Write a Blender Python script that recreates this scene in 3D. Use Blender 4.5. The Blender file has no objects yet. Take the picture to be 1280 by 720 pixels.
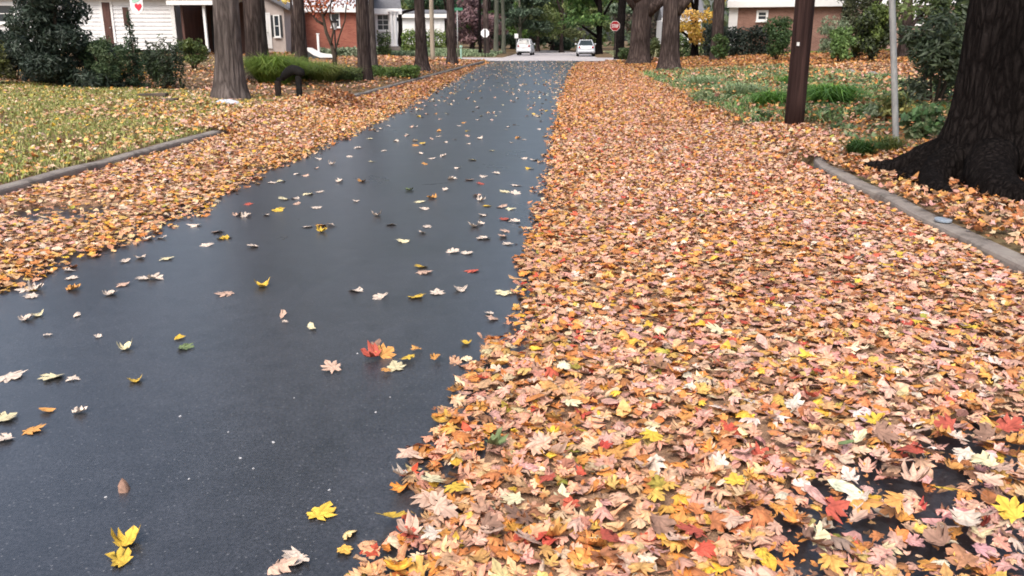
import bpy, math, random
import numpy as np
from mathutils import Vector, Matrix

random.seed(7)
rng = np.random.default_rng(11)
PI = math.pi
scene = bpy.context.scene
COL = scene.collection

# ------------------------------------------------------------------ camera model
F, CX, CY, CAMH = 1067.0, 640.0, 360.0, 1.4
PITCH, YAW = math.radians(16.2), math.radians(3.35)
_fw = np.array([-math.sin(YAW) * math.cos(PITCH), math.cos(YAW) * math.cos(PITCH), -math.sin(PITCH)])
_rt = np.array([math.cos(YAW), math.sin(YAW), 0.0])
_up = np.cross(_rt, _fw)
KR, KL = 2.70, -4.97            # kerb faces right and left of the road
CROSS0, CROSS1 = 63.0, 72.0   # the crossing street


def sstep(a, b, x):
    t = np.clip((np.asarray(x, float) - a) / (b - a), 0, 1)
    return t * t * (3 - 2 * t)


def hgt(x, y):
    """terrain height: flat street, verges rising away from it"""
    x = np.asarray(x, float); y = np.asarray(y, float)
    d = np.where(x > KR, x - KR, np.where(x < KL, KL - x, 0.0))
    z = np.where(d > 0, 0.12 + 0.95 * (1 - np.exp(-0.056 * d - 0.0012 * d * d)), 0.0)
    # flattened across the side street
    f = np.maximum(1 - sstep(CROSS0 - 9, CROSS0 - 1, y), sstep(CROSS1 + 1, CROSS1 + 9, y))
    return z * f


def ray(px, py):
    v = _fw * F + _rt * (px - CX) + _up * (CY - py)
    return v / v[1]


def gp(px, py, dz=0.0):
    """point of the terrain seen at a photo pixel"""
    r = ray(px, py)
    prev = 1.0
    D = 1.0
    while D < 260:
        z = CAMH + r[2] * D
        if z <= hgt(r[0] * D, D) + dz:
            lo, hi = prev, D
            for _ in range(30):
                m = (lo + hi) / 2
                if CAMH + r[2] * m <= hgt(r[0] * m, m) + dz: hi = m
                else: lo = m
            D = hi
            break
        prev = D; D += 0.15
    return np.array([r[0] * D, D, float(hgt(r[0] * D, D))])


def at(px, py, D):
    r = ray(px, py)
    return np.array([r[0] * D, D, CAMH + r[2] * D])


def noise2(x, y, s=1.0, seed=0):
    x = np.asarray(x, float) / s; y = np.asarray(y, float) / s
    q = seed * 12.9898
    return (np.sin(1.7 * x + 2.3 * y + q) + np.sin(-2.9 * x + 1.3 * y + 1.7 * q) + np.sin(3.7 * x + 4.1 * y + 0.6 * q)
            + np.sin(-5.3 * x + 6.1 * y + 2.1 * q) * 0.6 + np.sin(8.3 * x - 2.7 * y + 3 * q) * 0.5) / 4.1


# ------------------------------------------------------------------ materials
def mat(name, base=(0.5, 0.5, 0.5), rough=0.7, spec=0.5, metal=0.0):
    m = bpy.data.materials.new(name); m.use_nodes = True
    b = m.node_tree.nodes['Principled BSDF']
    b.inputs['Base Color'].default_value = (*base, 1)
    b.inputs['Roughness'].default_value = rough
    b.inputs['Specular IOR Level'].default_value = spec
    b.inputs['Metallic'].default_value = metal
    return m


def N(m, t, **kw):
    n = m.node_tree.nodes.new(t)
    for k, v in kw.items():
        if k in n.inputs.keys(): n.inputs[k].default_value = v
        else: setattr(n, k, v)
    return n


def L(m, a, b): m.node_tree.links.new(a, b)


def varied(name, c1, c2, rough=0.7, scale=6.0, stretch=(1, 1, 1), bump=0.3, spec=0.3, detail=6.0, c3=None, bscale=None, dist=0.01, metal=0.0):
    """noise mix of two or three colours with a bump, in object space"""
    m = mat(name, c1, rough, spec, metal)
    b = m.node_tree.nodes['Principled BSDF']
    tc = N(m, 'ShaderNodeTexCoord'); mp = N(m, 'ShaderNodeMapping')
    mp.inputs['Scale'].default_value = stretch
    L(m, tc.outputs['Object'], mp.inputs['Vector'])
    nz = N(m, 'ShaderNodeTexNoise', Scale=scale, Detail=detail, Roughness=0.65)
    L(m, mp.outputs[0], nz.inputs['Vector'])
    cr = N(m, 'ShaderNodeValToRGB')
    e = cr.color_ramp.elements
    e[0].position, e[1].position = 0.32, 0.68
    e[0].color, e[1].color = (*c1, 1), (*c2, 1)
    if c3:
        k = e.new(0.5); k.color = (*c3, 1)
    L(m, nz.outputs[0], cr.inputs[0]); L(m, cr.outputs[0], b.inputs['Base Color'])
    if bump:
        n2 = N(m, 'ShaderNodeTexNoise', Scale=bscale or scale * 2.5, Detail=8.0, Roughness=0.7)
        L(m, mp.outputs[0], n2.inputs['Vector'])
        bp = N(m, 'ShaderNodeBump', Strength=bump, Distance=dist)
        L(m, n2.outputs[0], bp.inputs['Height']); L(m, bp.outputs[0], b.inputs['Normal'])
    return m


def attr_leaf(name, rough=0.65, spec=0.25, transl=0.0, objcol=False, mottle=0.38, veins=False):
    """leaf colour per face island from the mesh (or the object's own colour), slightly mottled"""
    m = mat(name, (0.4, 0.3, 0.2), rough, spec)
    b = m.node_tree.nodes['Principled BSDF']
    if objcol:
        a = N(m, 'ShaderNodeObjectInfo'); src = a.outputs['Color']
    else:
        a = N(m, 'ShaderNodeAttribute', attribute_name='Col'); src = a.outputs['Color']
    tc = N(m, 'ShaderNodeTexCoord')
    nz = N(m, 'ShaderNodeTexNoise', Scale=2.2 if objcol else 45.0, Detail=4.0, Roughness=0.6)
    L(m, tc.outputs['Object'], nz.inputs['Vector'])
    mr = N(m, 'ShaderNodeMapRange')
    mr.inputs['From Min'].default_value = 0.3; mr.inputs['From Max'].default_value = 0.7
    mr.inputs['To Min'].default_value = 1 - mottle; mr.inputs['To Max'].default_value = 1 + mottle * 0.6
    L(m, nz.outputs[0], mr.inputs['Value'])
    fac = mr.outputs[0]
    if veins:
        if objcol: loc = tc.outputs['Object']
        else: loc = N(m, 'ShaderNodeAttribute', attribute_name='Loc').outputs['Vector']
        sx = N(m, 'ShaderNodeSeparateXYZ'); L(m, loc, sx.inputs[0])
        def MT(op, a, c=None, d=None):
            n = N(m, 'ShaderNodeMath', operation=op)
            for k_, q in enumerate((a, c, d)):
                if q is None: continue
                if isinstance(q, (int, float)): n.inputs[k_].default_value = q
                else: L(m, q, n.inputs[k_])
            return n.outputs[0]
        yy = MT('ADD', sx.outputs[1], 0.30); an = MT('ABSOLUTE', MT('ARCTAN2', sx.outputs[0], yy))
        rr = MT('SQRT', MT('ADD', MT('MULTIPLY', sx.outputs[0], sx.outputs[0]), MT('MULTIPLY', yy, yy)))
        dd = MT('MINIMUM', MT('MINIMUM', an, MT('ABSOLUTE', MT('SUBTRACT', an, 0.66))), MT('ABSOLUTE', MT('SUBTRACT', an, 1.25)))
        dv_ = MT('MULTIPLY', dd, rr)
        vr = N(m, 'ShaderNodeMapRange'); vr.inputs['From Min'].default_value = .012; vr.inputs['From Max'].default_value = .05
        vr.inputs['To Min'].default_value = 0.74; vr.inputs['To Max'].default_value = 1.0
        L(m, dv_, vr.inputs['Value'])
        n3 = N(m, 'ShaderNodeTexNoise', Scale=3.2 if objcol else 75.0, Detail=3.0, Roughness=0.6); L(m, tc.outputs['Object'], n3.inputs['Vector'])
        sr = N(m, 'ShaderNodeMapRange'); sr.inputs['From Min'].default_value = .60; sr.inputs['From Max'].default_value = .70
        sr.inputs['To Min'].default_value = 1.0; sr.inputs['To Max'].default_value = 0.62
        L(m, n3.outputs[0], sr.inputs['Value'])
        fac = MT('MULTIPLY', MT('MULTIPLY', fac, vr.outputs[0]), sr.outputs[0])
        fac = MT('MULTIPLY', fac, 1.07)
    mx = N(m, 'ShaderNodeVectorMath', operation='SCALE')
    L(m, src, mx.inputs[0]); L(m, fac, mx.inputs['Scale'])
    L(m, mx.outputs[0], b.inputs['Base Color'])
    if transl:
        out = m.node_tree.nodes['Material Output']
        t = N(m, 'ShaderNodeBsdfTranslucent'); L(m, mx.outputs[0], t.inputs['Color'])
        ms = N(m, 'ShaderNodeMixShader'); ms.inputs[0].default_value = transl
        L(m, b.outputs[0], ms.inputs[1]); L(m, t.outputs[0], ms.inputs[2]); L(m, ms.outputs[0], out.inputs['Surface'])
    return m


def brick_mat(name, c1, c2, mortar):
    m = mat(name, c1, 0.85, 0.2)
    b = m.node_tree.nodes['Principled BSDF']
    tc = N(m, 'ShaderNodeTexCoord'); sp = N(m, 'ShaderNodeSeparateXYZ'); cb = N(m, 'ShaderNodeCombineXYZ')
    ad = N(m, 'ShaderNodeMath', operation='ADD')
    L(m, tc.outputs['Object'], sp.inputs[0]); L(m, sp.outputs[0], ad.inputs[0]); L(m, sp.outputs[1], ad.inputs[1])
    L(m, ad.outputs[0], cb.inputs[0]); L(m, sp.outputs[2], cb.inputs[1])
    br = N(m, 'ShaderNodeTexBrick', Scale=1.0)
    br.inputs['Brick Width'].default_value = 0.215; br.inputs['Row Height'].default_value = 0.075
    br.inputs['Mortar Size'].default_value = 0.006; br.inputs['Bias'].default_value = 0.0
    br.inputs['Color1'].default_value = (*c1, 1); br.inputs['Color2'].default_value = (*c2, 1); br.inputs['Mortar'].default_value = (*mortar, 1)
    L(m, cb.outputs[0], br.inputs['Vector'])
    nz = N(m, 'ShaderNodeTexNoise', Scale=1.2, Detail=5.0)
    L(m, tc.outputs['Object'], nz.inputs['Vector'])
    mr = N(m, 'ShaderNodeMapRange'); mr.inputs['To Min'].default_value = 0.7; mr.inputs['To Max'].default_value = 1.3
    L(m, nz.outputs[0], mr.inputs['Value'])
    mx = N(m, 'ShaderNodeVectorMath', operation='SCALE')
    L(m, br.outputs['Color'], mx.inputs[0]); L(m, mr.outputs[0], mx.inputs['Scale']); L(m, mx.outputs[0], b.inputs['Base Color'])
    bp = N(m, 'ShaderNodeBump', Strength=0.4, Distance=0.006); bp.invert = True
    L(m, br.outputs['Fac'], bp.inputs['Height']); L(m, bp.outputs[0], b.inputs['Normal'])
    return m


M = {}
# asphalt: fine aggregate, faint large wear
COAT = 0.5
def asphalt():
    m = mat('asphalt', (0.05, 0.05, 0.055), 0.5, 1.0)
    b = m.node_tree.nodes['Principled BSDF']
    tc = N(m, 'ShaderNodeTexCoord')
    a = N(m, 'ShaderNodeTexNoise', Scale=75.0, Detail=5.0, Roughness=0.8)
    mid = N(m, 'ShaderNodeTexNoise', Scale=9.0, Detail=8.0, Roughness=0.7)
    c = N(m, 'ShaderNodeTexNoise', Scale=0.8, Detail=7.0, Roughness=0.62, Distortion=0.6)
    v = N(m, 'ShaderNodeTexVoronoi', Scale=170.0)
    sp = N(m, 'ShaderNodeTexVoronoi', Scale=38.0)
    for n in (a, c, v, mid, sp): L(m, tc.outputs['Object'], n.inputs['Vector'])
    r1 = N(m, 'ShaderNodeValToRGB')
    r1.color_ramp.elements[0].position = 0.40; r1.color_ramp.elements[1].position = 0.62
    r1.color_ramp.elements[0].color = (0.018, 0.0184, 0.021, 1); r1.color_ramp.elements[1].color = (0.050, 0.051, 0.059, 1)
    L(m, a.outputs[0], r1.inputs[0])
    def rng_(src, lo, hi):
        mr = N(m, 'ShaderNodeMapRange'); mr.inputs['From Min'].default_value = 0.3; mr.inputs['From Max'].default_value = 0.7
        mr.inputs['To Min'].default_value = lo; mr.inputs['To Max'].default_value = hi
        L(m, src, mr.inputs['Value']); return mr.outputs[0]
    mul = N(m, 'ShaderNodeMath', operation='MULTIPLY')
    L(m, rng_(c.outputs[0], 0.70, 1.30), mul.inputs[0]); L(m, rng_(mid.outputs[0], 0.72, 1.28), mul.inputs[1])
    s_ = N(m, 'ShaderNodeVectorMath', operation='SCALE'); L(m, r1.outputs[0], s_.inputs[0]); L(m, mul.outputs[0], s_.inputs['Scale'])
    # rare pale stones in the mix
    cr = N(m, 'ShaderNodeValToRGB'); cr.color_ramp.elements[0].position = 0.07; cr.color_ramp.elements[1].position = 0.16
    cr.color_ramp.elements[0].color = (1, 1, 1, 1); cr.color_ramp.elements[1].color = (0, 0, 0, 1)
    L(m, sp.outputs['Distance'], cr.inputs[0])
    mx = N(m, 'ShaderNodeMix', data_type='RGBA'); mx.inputs['B'].default_value = (0.17, 0.17, 0.175, 1)
    k = N(m, 'ShaderNodeMath', operation='MULTIPLY'); k.inputs[1].default_value = 0.7
    L(m, cr.outputs[0], k.inputs[0]); L(m, k.outputs[0], mx.inputs['Factor']); L(m, s_.outputs[0], mx.inputs['A'])
    L(m, mx.outputs['Result'], b.inputs['Base Color'])
    L(m, rng_(c.outputs[0], 0.26, 0.36), b.inputs['Roughness'])
    b.inputs['Coat Weight'].default_value = COAT; b.inputs['Coat Roughness'].default_value = 0.34
    bp = N(m, 'ShaderNodeBump', Strength=0.2, Distance=0.003)
    L(m, v.outputs['Distance'], bp.inputs['Height']); L(m, bp.outputs[0], b.inputs['Normal'])
    return m


def bark(name, dark, mid_, light, ridge=9.0, stretch=0.13, spec=0.08, bump=1.0):
    """ridged bark: long broken plates between dark fissures"""
    m = mat(name, mid_, 0.92, spec)
    b = m.node_tree.nodes['Principled BSDF']
    tc = N(m, 'ShaderNodeTexCoord'); mp = N(m, 'ShaderNodeMapping'); mp.inputs['Scale'].default_value = (1, 1, stretch)
    L(m, tc.outputs['Object'], mp.inputs['Vector'])
    wob = N(m, 'ShaderNodeTexNoise', Scale=4.0, Detail=5.0, Roughness=0.6)
    L(m, mp.outputs[0], wob.inputs['Vector'])
    ad = N(m, 'ShaderNodeVectorMath', operation='MULTIPLY_ADD'); ad.inputs[1].default_value = (.22, .22, .22)
    L(m, wob.outputs['Color'], ad.inputs[0]); L(m, mp.outputs[0], ad.inputs[2])
    v = N(m, 'ShaderNodeTexVoronoi', feature='DISTANCE_TO_EDGE', Scale=ridge)
    L(m, ad.outputs[0], v.inputs['Vector'])
    fine = N(m, 'ShaderNodeTexNoise', Scale=26.0, Detail=6.0, Roughness=0.7); L(m, mp.outputs[0], fine.inputs['Vector'])
    big = N(m, 'ShaderNodeTexNoise', Scale=1.1, Detail=4.0); L(m, tc.outputs['Object'], big.inputs['Vector'])
    h_ = N(m, 'ShaderNodeMath', operation='MULTIPLY_ADD'); h_.inputs[1].default_value = 0.55
    L(m, fine.outputs[0], h_.inputs[0]); L(m, v.outputs['Distance'], h_.inputs[2])
    cr = N(m, 'ShaderNodeValToRGB'); e = cr.color_ramp.elements
    e[0].position, e[1].position = 0.12, 0.62; e[0].color, e[1].color = (*dark, 1), (*light, 1)
    k = e.new(0.30); k.color = (*mid_, 1)
    L(m, h_.outputs[0], cr.inputs[0])
    mr = N(m, 'ShaderNodeMapRange'); mr.inputs['From Min'].default_value = .3; mr.inputs['From Max'].default_value = .7; mr.inputs['To Min'].default_value = .65; mr.inputs['To Max'].default_value = 1.35
    L(m, big.outputs[0], mr.inputs['Value'])
    s_ = N(m, 'ShaderNodeVectorMath', operation='SCALE'); L(m, cr.outputs[0], s_.inputs[0]); L(m, mr.outputs[0], s_.inputs['Scale'])
    L(m, s_.outputs[0], b.inputs['Base Color'])
    bp = N(m, 'ShaderNodeBump', Strength=bump, Distance=0.06); L(m, h_.outputs[0], bp.inputs['Height']); L(m, bp.outputs[0], b.inputs['Normal'])
    return m


M['asphalt'] = asphalt()
M['pale_road'] = varied('worn_concrete', (0.36, 0.33, 0.33), (0.50, 0.46, 0.45), 0.75, 0.8, bump=0.2, bscale=60)
M['kerb'] = varied('kerb_concrete', (0.10, 0.088, 0.075), (0.26, 0.235, 0.205), 0.85, 5.0, bump=0.5, c3=(0.22, 0.19, 0.17), bscale=50)
M['soil'] = varied('verge_ground', (0.10, 0.068, 0.042), (0.13, 0.12, 0.055), 0.95, 1.3, bump=0.6, c3=(0.16, 0.10, 0.05), bscale=25, dist=0.03)
M['under'] = varied('litter_bed', (0.20, 0.115, 0.07), (0.42, 0.26, 0.16), 0.9, 30.0, bump=0.8, c3=(0.30, 0.18, 0.11), bscale=40, dist=0.02)
M['litter'] = attr_leaf('litter_leaf', veins=True)
M['leaf'] = attr_leaf('fallen_leaf', objcol=True, veins=True)
M['foliage'] = attr_leaf('foliage_leaf', rough=0.5, spec=0.35, transl=0.3, mottle=0.15)
M['blade'] = attr_leaf('grass_blade', rough=0.6, spec=0.25, transl=0.25, mottle=0.1)
M['bark_grey'] = bark('bark_grey', (0.022, 0.017, 0.016), (0.078, 0.064, 0.059), (0.165, 0.138, 0.127))
M['bark_brown'] = bark('bark_brown', (0.011, 0.0075, 0.007), (0.044, 0.032, 0.029), (0.105, 0.079, 0.071))
M['bark_dark'] = bark('bark_dark', (0.002, 0.0016, 0.0016), (0.007, 0.0055, 0.0052), (0.019, 0.0155, 0.0145), 17.0, 0.22, 0.04, 1.0)
M['bark_moss'] = varied('bark_mossy', (0.07, 0.075, 0.055), (0.17, 0.17, 0.13), 0.9, 9.0, (1, 1, 0.2), 0.8, 0.2, bscale=14, dist=0.03)
M['stem'] = varied('shrub_stem', (0.04, 0.03, 0.022), (0.10, 0.075, 0.055), 0.9, 12.0, (1, 1, 0.2), 0.5)
M['pole_wood'] = varied('pole_wood', (0.014, 0.0075, 0.007), (0.068, 0.038, 0.033), 0.85, 22.0, (1, 1, 0.04), 0.9, 0.12, c3=(0.034, 0.019, 0.017), bscale=20)
M['pole_pale'] = varied('pale_pole_wood', (0.30, 0.25, 0.19), (0.45, 0.38, 0.30), 0.8, 8.0, (1, 1, 0.08), 0.3)
M['galv'] = varied('galvanised_steel', (0.26, 0.27, 0.27), (0.42, 0.43, 0.42), 0.55, 12.0, (1, 1, 0.4), 0.1, 0.4, metal=0.3)
M['black'] = varied('black_paint', (0.006, 0.006, 0.006), (0.022, 0.02, 0.019), 0.85, 14.0, bump=0.7, spec=0.15, dist=.02)
M['dark_post'] = varied('dark_post_wood', (0.012, 0.009, 0.008), (0.045, 0.03, 0.024), 0.8, 14.0, (1, 1, 0.1), 0.5)
M['white'] = varied('white_paint', (0.74, 0.74, 0.74), (0.82, 0.82, 0.81), 0.6, 3.0, bump=0.1)
M['siding'] = varied('white_siding', (0.68, 0.68, 0.69), (0.80, 0.80, 0.80), 0.6, 1.5, bump=0.1)
M['cream'] = varied('cream_brick_paint', (0.42, 0.36, 0.33), (0.54, 0.47, 0.44), 0.8, 2.0, bump=0.3, bscale=30)
M['brick_red'] = brick_mat('red_brick', (0.27, 0.075, 0.05), (0.36, 0.12, 0.08), (0.34, 0.22, 0.18))
M['brick_brown'] = brick_mat('brown_brick', (0.22, 0.11, 0.085), (0.30, 0.16, 0.12), (0.34, 0.27, 0.23))
M['brick_tan'] = brick_mat('tan_brick', (0.26, 0.16, 0.12), (0.33, 0.21, 0.16), (0.36, 0.29, 0.25))
M['roof_grey'] = varied('grey_shingles', (0.10, 0.10, 0.11), (0.19, 0.19, 0.20), 0.9, 12.0, (1, 1, 1), 0.6, bscale=40)
M['roof_pale'] = varied('pale_roofing', (0.50, 0.50, 0.52), (0.64, 0.64, 0.65), 0.8, 8.0, bump=0.4, bscale=30)
M['roof_tan'] = varied('tan_shingles', (0.20, 0.15, 0.10), (0.34, 0.26, 0.18), 0.9, 10.0, bump=0.6, bscale=40)
M['glass'] = mat('window_glass', (0.035, 0.045, 0.055), 0.06, 0.8)
M['door_brown'] = varied('brown_door_paint', (0.06, 0.028, 0.022), (0.12, 0.06, 0.048), 0.55, 4.0, (1, 1, 0.2), 0.2)
M['shutter'] = varied('dark_shutter_paint', (0.03, 0.032, 0.036), (0.055, 0.058, 0.062), 0.6, 5.0, bump=0.1)
M['car_white'] = varied('white_car_paint', (0.74, 0.76, 0.78), (0.80, 0.81, 0.83), 0.25, 0.8, bump=0.0, spec=0.6)
M['car_silver'] = varied('silver_car_paint', (0.50, 0.53, 0.57), (0.58, 0.61, 0.64), 0.28, 0.8, bump=0.0, spec=0.6, metal=0.25)
M['tyre'] = varied('tyre_rubber', (0.012, 0.012, 0.012), (0.03, 0.03, 0.03), 0.9, 20.0, bump=0.3)
M['rim'] = mat('wheel_rim', (0.5, 0.5, 0.52), 0.35, 0.5, 0.7)
M['tail'] = mat('tail_lamp_plastic', (0.35, 0.02, 0.02), 0.25, 0.6)
M['plate'] = mat('plate_white', (0.7, 0.7, 0.68), 0.5)
M['sign_red'] = varied('sign_red', (0.25, 0.010, 0.016), (0.32, 0.016, 0.024), 0.45, 6.0, bump=0.0)
M['sign_white'] = mat('sign_white', (0.78, 0.78, 0.78), 0.45)
M['sign_back'] = varied('sign_back_metal', (0.52, 0.53, 0.55), (0.66, 0.67, 0.68), 0.5, 6.0, bump=0.0)
M['sign_green'] = mat('sign_green', (0.05, 0.22, 0.13), 0.5)
M['heart'] = varied('banner_red', (0.58, 0.03, 0.06), (0.66, 0.05, 0.08), 0.7, 8.0, bump=0.0)
M['banner'] = varied('banner_white', (0.74, 0.74, 0.73), (0.82, 0.82, 0.82), 0.8, 8.0, bump=0.2)
M['banner_green'] = varied('banner_green', (0.30, 0.52, 0.42), (0.40, 0.60, 0.50), 0.8, 8.0, bump=0.0)
M['rock'] = varied('edging_stone', (0.13, 0.12, 0.11), (0.32, 0.29, 0.27), 0.9, 5.0, bump=0.8, c3=(0.22, 0.20, 0.18), bscale=18, dist=0.03)
M['slab'] = varied('old_boards', (0.045, 0.035, 0.028), (0.13, 0.10, 0.08), 0.9, 9.0, (0.2, 1, 1), 0.6)
M['bag'] = varied('plastic_bag', (0.40, 0.43, 0.50), (0.60, 0.62, 0.66), 0.35, 10.0, bump=0.6, bscale=14, dist=0.04)
M['blue'] = varied('blue_plastic', (0.20, 0.25, 0.31), (0.30, 0.34, 0.38), 0.5, 16.0, bump=0.2)
M['chip'] = varied('stone_chip', (0.40, 0.40, 0.42), (0.60, 0.60, 0.60), 0.8, 30.0, bump=0.3)
M['lamp_glass'] = mat('lantern_glass', (0.62, 0.64, 0.66), 0.2, 0.6)


# ------------------------------------------------------------------ mesh helpers
class MB:
    def __init__(s): s.v = []; s.f = []; s.n = 0
    def add(s, v, f):
        v = np.asarray(v, float).reshape(-1, 3)
        s.v.append(v); s.f += [tuple(int(i) + s.n for i in q) for q in f]; s.n += len(v)
    def box(s, x0, x1, y0, y1, z0, z1, fn=None):
        v = np.array([(x0, y0, z0), (x1, y0, z0), (x1, y1, z0), (x0, y1, z0), (x0, y0, z1), (x1, y0, z1), (x1, y1, z1), (x0, y1, z1)], float)
        if fn is not None: v = np.array([fn(p) for p in v])
        s.add(v, [(0, 3, 2, 1), (4, 5, 6, 7), (0, 1, 5, 4), (1, 2, 6, 5), (2, 3, 7, 6), (3, 0, 4, 7)])
    def tube(s, pts, rad, seg=10, cap=True, rough=0.0):
        pts = np.asarray(pts, float); rad = np.broadcast_to(np.asarray(rad, float), (len(pts),)) if np.ndim(rad) < 2 else rad
        t = np.gradient(pts, axis=0); t /= np.linalg.norm(t, axis=1)[:, None] + 1e-9
        ref = np.array([0, 0, 1.0]) if abs(t[0][2]) < 0.8 else np.array([1.0, 0, 0])
        V = []
        a = np.linspace(0, 2 * PI, seg, endpoint=False)
        for i in range(len(pts)):
            u = np.cross(ref, t[i]); u /= np.linalg.norm(u) + 1e-9
            w = np.cross(t[i], u)
            r = np.asarray(rad[i]) * (1 + rough * rng.standard_normal(seg))
            V.append(pts[i] + np.outer(np.cos(a) * r, u) + np.outer(np.sin(a) * r, w))
        V = np.concatenate(V)
        f = []
        for i in range(len(pts) - 1):
            for k in range(seg):
                k2 = (k + 1) % seg
                f.append((i * seg + k, i * seg + k2, (i + 1) * seg + k2, (i + 1) * seg + k))
        if cap:
            f.append(tuple(range(seg))[::-1]); f.append(tuple((len(pts) - 1) * seg + k for k in range(seg)))
        s.add(V, f)
    def prism(s, outline, y0, y1):
        """outline in (x, z), extruded along y"""
        n = len(outline)
        v = [(x, y0, z) for x, z in outline] + [(x, y1, z) for x, z in outline]
        f = [tuple(range(n)), tuple(range(2 * n - 1, n - 1, -1))]
        f += [(i, i + n, (i + 1) % n + n, (i + 1) % n) for i in range(n)]
        s.add(v, f)
    def build(s, name, m, parent=None, smooth=False, bevel=0.0, loc=None):
        me = bpy.data.meshes.new(name)
        V = np.concatenate(s.v)
        me.from_pydata(V.tolist(), [], s.f)
        me.materials.append(m)
        if smooth: me.polygons.foreach_set('use_smooth', [True] * len(me.polygons))
        me.update()
        o = bpy.data.objects.new(name, me); COL.objects.link(o)
        if parent: o.parent = parent
        if loc is not None: o.location = loc
        if bevel:
            b = o.modifiers.new('bevel', 'BEVEL'); b.width = bevel; b.segments = 2; b.limit_method = 'ANGLE'
        return o


def raw_mesh(name, V, loops, sizes, m, cols=None, smooth=False):
    me = bpy.data.meshes.new(name)
    me.vertices.add(len(V)); me.vertices.foreach_set('co', np.ascontiguousarray(V, np.float32).ravel())
    me.loops.add(len(loops)); me.loops.foreach_set('vertex_index', np.ascontiguousarray(loops, np.int32))
    st = np.zeros(len(sizes), np.int32); st[1:] = np.cumsum(sizes)[:-1]
    me.polygons.add(len(sizes)); me.polygons.foreach_set('loop_start', st)
    me.update(calc_edges=True)
    if smooth: me.polygons.foreach_set('use_smooth', np.ones(len(sizes), bool))
    if cols is not None:
        a = me.attributes.new('Col', 'FLOAT_COLOR', 'POINT')
        a.data.foreach_set('color', np.concatenate([cols, np.ones((len(cols), 1))], 1).astype(np.float32).ravel())
    me.materials.append(m)
    me.validate()
    return me


def link(name, me, parent=None, loc=None):
    o = bpy.data.objects.new(name, me); COL.objects.link(o)
    if parent: o.parent = parent
    if loc is not None: o.location = loc
    return o


def tag(o, label=None, cat=None, group=None, kind=None):
    if label: o['label'] = label
    if cat: o['category'] = cat
    if group: o['group'] = group
    if kind: o['kind'] = kind
    return o


def empty(name, loc, label, cat, group=None, rz=0.0):
    o = bpy.data.objects.new(name, None); COL.objects.link(o)
    o.location = loc; o.rotation_euler = (0, 0, rz); o.empty_display_size = 0.2
    return tag(o, label, cat, group)


# ------------------------------------------------------------------ ground, streets, kerbs
def grid_sheet(name, xs, ys, zf, m, kind='structure', smooth=True):
    X, Y = np.meshgrid(xs, ys)
    Z = zf(X, Y)
    V = np.stack([X, Y, Z], -1).reshape(-1, 3)
    nx, ny = len(xs), len(ys)
    i = (np.arange(ny - 1)[:, None] * nx + np.arange(nx - 1)[None, :]).ravel()
    q = np.stack([i, i + 1, i + nx + 1, i + nx], 1)
    me = raw_mesh(name, V, q.ravel(), np.full(len(q), 4), m, smooth=smooth)
    o = link(name, me)
    return tag(o, kind=kind)


gx = np.unique(np.concatenate([np.linspace(-400, -40, 25), np.linspace(-40, KL - 0.16, 60), [KL - 0.14, KL - 0.02, -3, 0, 2, KR + 0.02, KR + 0.14], np.linspace(KR + 0.16, 40, 60), np.linspace(40, 400, 25)]))
gy = np.unique(np.concatenate([np.linspace(-60, 0, 13), np.linspace(0, 50, 60), np.linspace(50, 84, 60), np.linspace(84, 400, 40)]))


def terr(X, Y):
    Z = hgt(X, Y)
    inside = (X > KL - 0.13) & (X < KR + 0.13)
    Z = np.where(inside, -0.03, Z + 0.012 * noise2(X, Y, 0.8, 3))
    cross = (Y > CROSS0 - 1.5) & (Y < CROSS1 + 1.5)
    return np.where(cross, -0.03, Z)


g = grid_sheet('ground', gx, gy, terr, M['soil'])
tag(g, 'leaf-strewn verges and lawns rising on both sides of the street', 'ground')


def crown_z(X, Y): return 0.0 * X + 0.03 * np.clip(1 - ((X + 1.0) / 4.2) ** 2, 0, 1) - 0.015


road = grid_sheet('road', np.linspace(KL, KR, 13), np.linspace(-40, CROSS0 - 1.4, 60), crown_z, M['asphalt'])
tag(road, 'dark asphalt street running ahead between the leaf banks', 'road')
cross = grid_sheet('side_street', np.linspace(-120, 120, 30), np.array([CROSS0 - 1.4, 66, 69, CROSS1 + 1.2]), lambda X, Y: 0 * X + 0.0, M['pale_road'])
tag(cross, 'pale worn street crossing ahead of the dark asphalt', 'road')
# the street beyond the crossing bends away to the left
ys = np.linspace(CROSS1 + 1.2, 150, 40)
rows = []
for y in ys:
    b = -0.004 * max(0, y - 88) ** 2
    rows.append([(KL - 0.4 + (KR - KL + 0.8) * k / 8 + b, y, -0.004 + 0.002 * k * 0) for k in range(9)])
V = np.array(rows).reshape(-1, 3); nx = 9
i = (np.arange(len(ys) - 1)[:, None] * nx + np.arange(nx - 1)[None, :]).ravel()
q = np.stack([i, i + 1, i + nx + 1, i + nx], 1)
tag(link('far_road', raw_mesh('far_road', V, q.ravel(), np.full(len(q), 4), M['pale_road'])), 'pale street continuing beyond the crossing under trees', 'road', kind='structure')


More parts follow.
